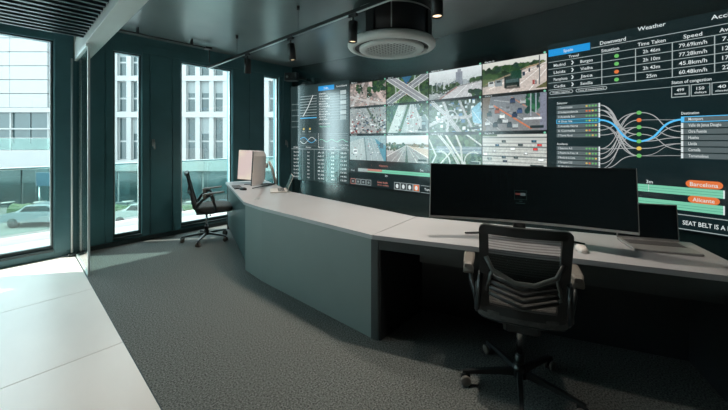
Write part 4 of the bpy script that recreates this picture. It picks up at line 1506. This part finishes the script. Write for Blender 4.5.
# conduit along the window wall with a drop
c0, c1 = P(-3.05, 3.80, 2.79), P(-2.06, 4.50, 2.79)
yv0 = YW - 0.42
con = thing('cable_conduit', 'pair of thin black conduits under the ceiling along the window wall', 'conduit', (1.6, yv0, 2.77))
MB().tube([(-0.92, 0, 0), (0.36, 0, 0)], 0.009, 8).build('tube', M_black, con)
MB().tube([(-0.92, 0.05, 0.012), (0.36, 0.05, 0.012)], 0.009, 8).build('tube', M_black, con)
MB().tube([(0.36, 0.05, 0.012), (0.40, 0.04, 0.0), (0.40, 0.03, -0.20)], 0.008, 8).build('drop', M_black, con)
MB().rbox(0.33, 0.42, -0.02, 0.07, -0.012, 0.02, 0.004).build('corner_joint', M_black, con)
for x in (-0.5, 0.15):
    MB().box(x - 0.006, x + 0.006, -0.012, 0.060, 0.006, 0.08).build('clip', M_black, con)

# loudspeaker in the corner
sp_ = P(-1.44, 6.03, 2.60)
spk = thing('wall_speaker', 'small black loudspeaker on a bracket above the video wall corner', 'speaker', (3.50, 4.95, 2.575), D(-12))
MB().rbox(-0.12, 0.12, -0.07, 0.07, -0.075, 0.075, 0.012).build('cabinet', M_black, spk)
MB().lathe([(0.0, 0.0), (0.03, 0.004), (0.05, 0.0), (0.055, 0.004)], 20, Matrix.Translation((0.04, -0.071, 0.0)) @ Matrix.Rotation(PI / 2, 4, 'X')).build('cone', M_blackm, spk)
MB().lathe([(0.0, 0.002), (0.018, 0.004), (0.022, 0.0)], 16, Matrix.Translation((-0.06, -0.071, 0.0)) @ Matrix.Rotation(PI / 2, 4, 'X')).build('tweeter', M_silver, spk)
MB().tube([(0.0, 0.07, 0), (0.08, 0.13, 0.0), (0.20, 0.30, 0.0), (0.22, 0.36, 0.0)], 0.022, 8).build('bracket', M_black, spk)

# ------------------------------------------------------------------ glass partition return
gp_ = thing('glass_partition', 'clear glass partition panel with dark edge standing by the left window', 'partition', (XH + 0.02, 4.82, 0))
MB().box(-0.005, 0.005, -0.46, 0.40, 0.02, 2.39).build('glass', M_pglass, gp_)
MB().rbox(-0.010, 0.010, -0.480, -0.455, 0.0, 2.42, 0.003).build('edge_stile', M_lframe, gp_)
MB().rbox(-0.020, 0.020, -0.455, 0.47, 2.385, 2.42, 0.003).build('top_rail', M_lframe, gp_)
MB().rbox(-0.012, 0.012, -0.455, 0.38, 0.0, 0.022, 0.003).build('bottom_rail', M_lframe, gp_)
for x, yv in ((-0.045, 0.41), (0.030, 0.44)):
    pp = MB().tube([(x, yv, 0.0), (x, yv, 2.40)], 0.010, 12).build('steel_post', M_lframe, gp_)
    MB().rbox(x - 0.035, x + 0.035, yv - 0.035, yv + 0.035, 0.0, 0.035, 0.006).build('post_shoe', M_frame, pp)

# ------------------------------------------------------------------ outside : terrace, balustrade, street, buildings
struct(MB().box(-9, 6.5, YW + WT, YW + WT + 1.55, -0.25, -0.03).build('terrace_deck', M_deck))
bal = thing('balustrade', 'greenish glass balustrade with slim posts along the terrace outside', 'balustrade', (0, YW + WT + 1.45, -0.03))
for k in range(10):
    x = -8.5 + k * 1.5
    MB().box(x + 0.03, x + 1.47, -0.006, 0.006, 0.06, 1.0).build('glass_pane', M_bglass, bal)
    MB().rbox(x - 0.02, x + 0.02, -0.02, 0.02, 0.0, 1.02, 0.004).build('post', M_steel, bal)
MB().rbox(-8.6, 6.3, -0.025, 0.025, 1.0, 1.035, 0.006).build('handrail', M_steel, bal)

GZ = -4.2
q = [P(-70, 6.2), P(20, 9), P(30, 60), P(-70, 60)]
st = MB().prism([(p.x, p.y) for p in [P(-75, 8), P(25, 20), P(25, 60), P(-75, 60)]], GZ - 0.3, GZ)
struct(st.build('street_ground', M_paved))


def facade(tname, label, X0, X1, Yf, depth, z_top, build):
    c = P((X0 + X1) / 2, Yf, GZ)
    t = thing(tname, label, 'building', c, D(0))
    hw = (X1 - X0) / 2
    build(t, hw, depth, z_top - GZ)
    return t


def office(t, hw, dep, ht):
    # local: x along the facade, y away from the viewpoint, z up from the street
    pitch = 1.21
    ncol = int(2 * hw / pitch)
    floors = [(3.85, 7.60), (8.07, 10.80), (11.25, 14.0), (14.45, 17.2)]
    wl = MB()
    wl.box(-hw, hw, 0.35, dep, 0, ht)
    for k in range(ncol + 1):
        x = -hw + k * pitch
        wl.box(x - 0.20, x + 0.20, 0.0, 0.35, 2.9, ht)
    zb = [2.9] + [f for fl in floors for f in fl] + [ht]
    for a, b in ((2.9, 3.85), (7.60, 8.07), (10.80, 11.25), (14.0, 14.45), (17.2, ht)):
        wl.box(-hw - 0.02, hw + 0.02, -0.12 if a < 3.5 else -0.04, 0.36, a, b)
    wl.build('facade_wall', M_concrete, t)
    fmesh, pm = {}, {}
    for (a, b) in floors:
        h = b - a
        f = MB()
        hwid = pitch / 2 - 0.20
        f.box(-hwid, -hwid + 0.06, 0, 0.06, 0, h); f.box(hwid - 0.06, hwid, 0, 0.06, 0, h); f.box(-hwid + .06, hwid - .06, 0, 0.06, h - 0.06, h); f.box(-hwid + .06, hwid - .06, 0, 0.06, 0, 0.08); f.box(-hwid + .06, hwid - .06, 0, 0.06, h * 0.42, h * 0.42 + 0.14)
        me = f.mesh('window_frame'); me.materials.append(M_concrete)
        p1 = MB().box(-hwid + .06, hwid - .06, 0.025, 0.035, 0.08, h * 0.42).mesh('pane'); p1.materials.append(M_pane)
        p2 = MB().box(-hwid + .06, hwid - .06, 0.025, 0.035, h * 0.42 + 0.14, h - 0.06).mesh('pane'); p2.materials.append(M_pane)
        p3 = MB().box(-hwid + .06, hwid - .06, 0.010, 0.024, h * 0.62, h - 0.06).mesh('blind'); p3.materials.append(M_pane2)
        for k in range(ncol):
            x = -hw + (k + 0.5) * pitch
            wo = link('window', me, t, loc=(x, 0.27, a))
            link('pane', p1, wo)
            link('pane', p2, wo)
            if random.random() < 0.35:
                link('blind', p3, wo)
    # street level : shopfront glazing
    sp = MB().box(-1.15, 1.15, 0, 0.05, 0.15, 2.75).mesh('shop_pane'); sp.materials.append(M_pane)
    n = int(2 * hw / 2.5)
    for k in range(n):
        link('shop_pane', sp, t, loc=(-hw + 1.25 + k * 2.5, 0.28, 0))


def white_block(t, hw, dep, ht):
    wl = MB()
    wl.box(-hw, hw, 0.30, dep, 0, ht)
    wl.build('facade_wall', M_cladj, t)
    # cladding panels above
    pw, ph = 3.2, 1.18
    z0 = 8.35
    pm = MB().rbox(0.012, pw - 0.012, 0, 0.3, 0.028, ph - 0.028, 0.01).mesh('cladding_panel'); pm.materials.append(M_clad)
    for r_ in range(7):
        for c in range(int(2 * hw / pw)):
            link('cladding_panel', pm, t, loc=(-hw + c * pw, 0, z0 + r_ * ph))
    MB().box(-hw, hw, -0.05, 0.3, 7.95, 8.35).build('lintel', M_clad, t)
    # glazed gallery
    gm = MB().box(0.05, 1.55, 0.2, 0.26, 5.3, 7.9).mesh('gallery_pane'); gm.materials.append(M_pane)
    mm = MB().box(-0.06, 0.06, 0.05, 0.28, 4.75, 7.95).mesh('mullion'); mm.materials.append(M_concrete)
    for c in range(int(2 * hw / 1.6)):
        link('gallery_pane', gm, t, loc=(-hw + c * 1.6, 0, 0))
        if c % 2 == 0:
            link('mullion', mm, t, loc=(-hw + c * 1.6, 0, 0))
    MB().box(-hw, hw, 0.0, 0.3, 6.5, 6.62).build('transom', M_concrete, t)
    MB().box(-hw, hw, 0.1, 0.3, 4.7, 5.3).build('gallery_parapet', M_pane, t)
    MB().box(-hw, hw, -0.6, -0.56, 4.8, 5.75).build('gallery_railing', M_bglass, t)
    MB().box(-hw, hw, -0.62, -0.54, 5.75, 5.80).build('gallery_handrail', M_concrete, t)
    MB().box(-hw - .1, hw, -0.9, 0.31, 3.25, 4.75).build('white_ledge', M_clad, t)
    sm_ = MB().box(0.08, 2.3, 0.1, 0.2, 0.1, 3.2).mesh('shop_pane'); sm_.materials.append(M_pane)
    for c in range(int(2 * hw / 2.4)):
        link('shop_pane', sm_, t, loc=(-hw + c * 2.4, 0.12, 0))


facade('office_building', 'white office building with a grid of tall windows across the street', -24.3, -4.0, 28.0, 8.0, 13.6, office)
facade('white_building', 'white clad building with a glazed gallery seen through the leftmost window', -46.0, -24.6, 27.0, 8.0, 14.0, white_block)
sgn = MB().rbox(-0.9, 0.9, -0.06, 0.06, 0, 1.1, 0.02).build('street_sign', mat('sign_blue', (0.008, 0.035, 0.06), 0.5))
sgn.location = P(-25.6, 25.8, GZ + 1.9)
sgn.rotation_euler = (0, 0, D(0))
tag(sgn, 'dark blue sign board hung at street level under the white building', 'sign')
MB().tube([(-0.7, 0.05, 0), (-0.7, 0.05, -1.9)], 0.05, 8).build('sign_post', M_steel, sgn)
MB().tube([(0.7, 0.05, 0), (0.7, 0.05, -1.9)], 0.05, 8).build('sign_post', M_steel, sgn)


def hedge(X, Y, L, label):
    mb = MB()
    rings = []
    n = 16
    for i in range(n + 1):
        x = -L / 2 + L * i / n
        rings.append([(x + .05 * random.uniform(-1, 1), .35 * math.cos(a) + .05 * random.uniform(-1, 1), .4 + .42 * math.sin(a) + .06 * random.uniform(-1, 1)) for a in [2 * PI * k / 9 for k in range(9)]])
    mb.loft(rings, True)
    o = mb.build('hedge', M_leaf)
    o.location = P(X, Y, GZ)
    o.rotation_euler = (0, 0, D(0))
    tag(o, label, 'hedge', 'low hedges on the plaza')


hedge(-23.0, 24.0, 7.0, 'low clipped hedge in the street below the leftmost window')
hedge(-16.5, 23.5, 4.0, 'low clipped hedge in the street below the narrow window')
hedge(-11.0, 23.5, 6.0, 'low clipped hedge in the street below the wide window')


def car(X, Y, col, label, rot):
    t = thing('parked_car', label, 'car', P(X, Y, GZ), D(rot), 'cars parked in the street')
    m = mat('car_' + str(len(MATS)), col, 0.3, coat=0.5)
    prof = [(-2.0, .35), (-2.05, .75), (-1.7, .92), (-1.1, .98), (-.55, 1.42), (.75, 1.45), (1.45, 1.0), (1.95, .88), (2.05, .55), (2.0, .35)]
    MB().loft([[(x, s * (.80 if z < 1.1 else .66), z) for x, z in prof] for s in (-1, 1)], True).build('body', m, t)
    for s in (-1, 1):
        MB().loft([[(x, s * yo, z) for x, z in ((-.85, 1.02), (-.48, 1.36), (.68, 1.38), (1.2, 1.02))] for yo in (.78, .80)], True).build('side_window', M_black, t)
        for x in (-1.25, 1.3):
            MB().lathe([(0, 0), (.31, 0), (.31, .18), (0, .18)], 16, Matrix.Translation((x, s * .72 - .09, .31)) @ Matrix.Rotation(-PI / 2, 4, 'X')).build('wheel', M_tyre, t)
    return t


car(-21.2, 21.2, (0.132, 0.138, 0.144), 'silver car parked in the street seen through the leftmost window', 6)
car(-14.6, 21.5, (0.216, 0.210, 0.204), 'white car parked in the street seen through the narrow window', -4)
car(-9.6, 21.8, (0.018, 0.036, 0.054), 'dark blue car parked in the street seen through the wide window', 3)

# cafe tables on the plaza under the leftmost and wide windows
tbl = thing('cafe_table', 'small round cafe table standing on the plaza across the street', 'table', P(-23.4, 22.6, GZ), 0, 'cafe tables on the plaza')
MB().lathe([(0.0, 0.74), (0.40, 0.74), (0.42, 0.725), (0.40, 0.71), (0.0, 0.71)], 18).build('table_top', mat('cafe_white', (0.17, 0.17, 0.165), 0.6), tbl)
MB().tube([(0, 0, 0.02), (0, 0, 0.71)], 0.03, 8).build('pedestal', M_frame, tbl)
MB().lathe([(0.0, 0.03), (0.20, 0.02), (0.22, 0.0)], 14).build('foot_plate', M_frame, tbl)
tbl.location = P(-25.6, 25.2, GZ)
tbl['label'] = 'round cafe table on the plaza beside the blue sign board'
for X_, Y_, l_ in ((-27.9, 25.0, 'round cafe table on the plaza at the far left edge of the leftmost window'),
                   (-18.8, 25.4, 'round cafe table on the plaza seen alone through the narrow window'),
                   (-13.7, 25.3, 'round cafe table on the plaza, left one seen through the wide window'),
                   (-11.5, 25.2, 'round cafe table on the plaza, right one seen through the wide window')):
    c_ = copy_tree(tbl)
    c_.location = P(X_, Y_, GZ)
    c_['label'] = l_
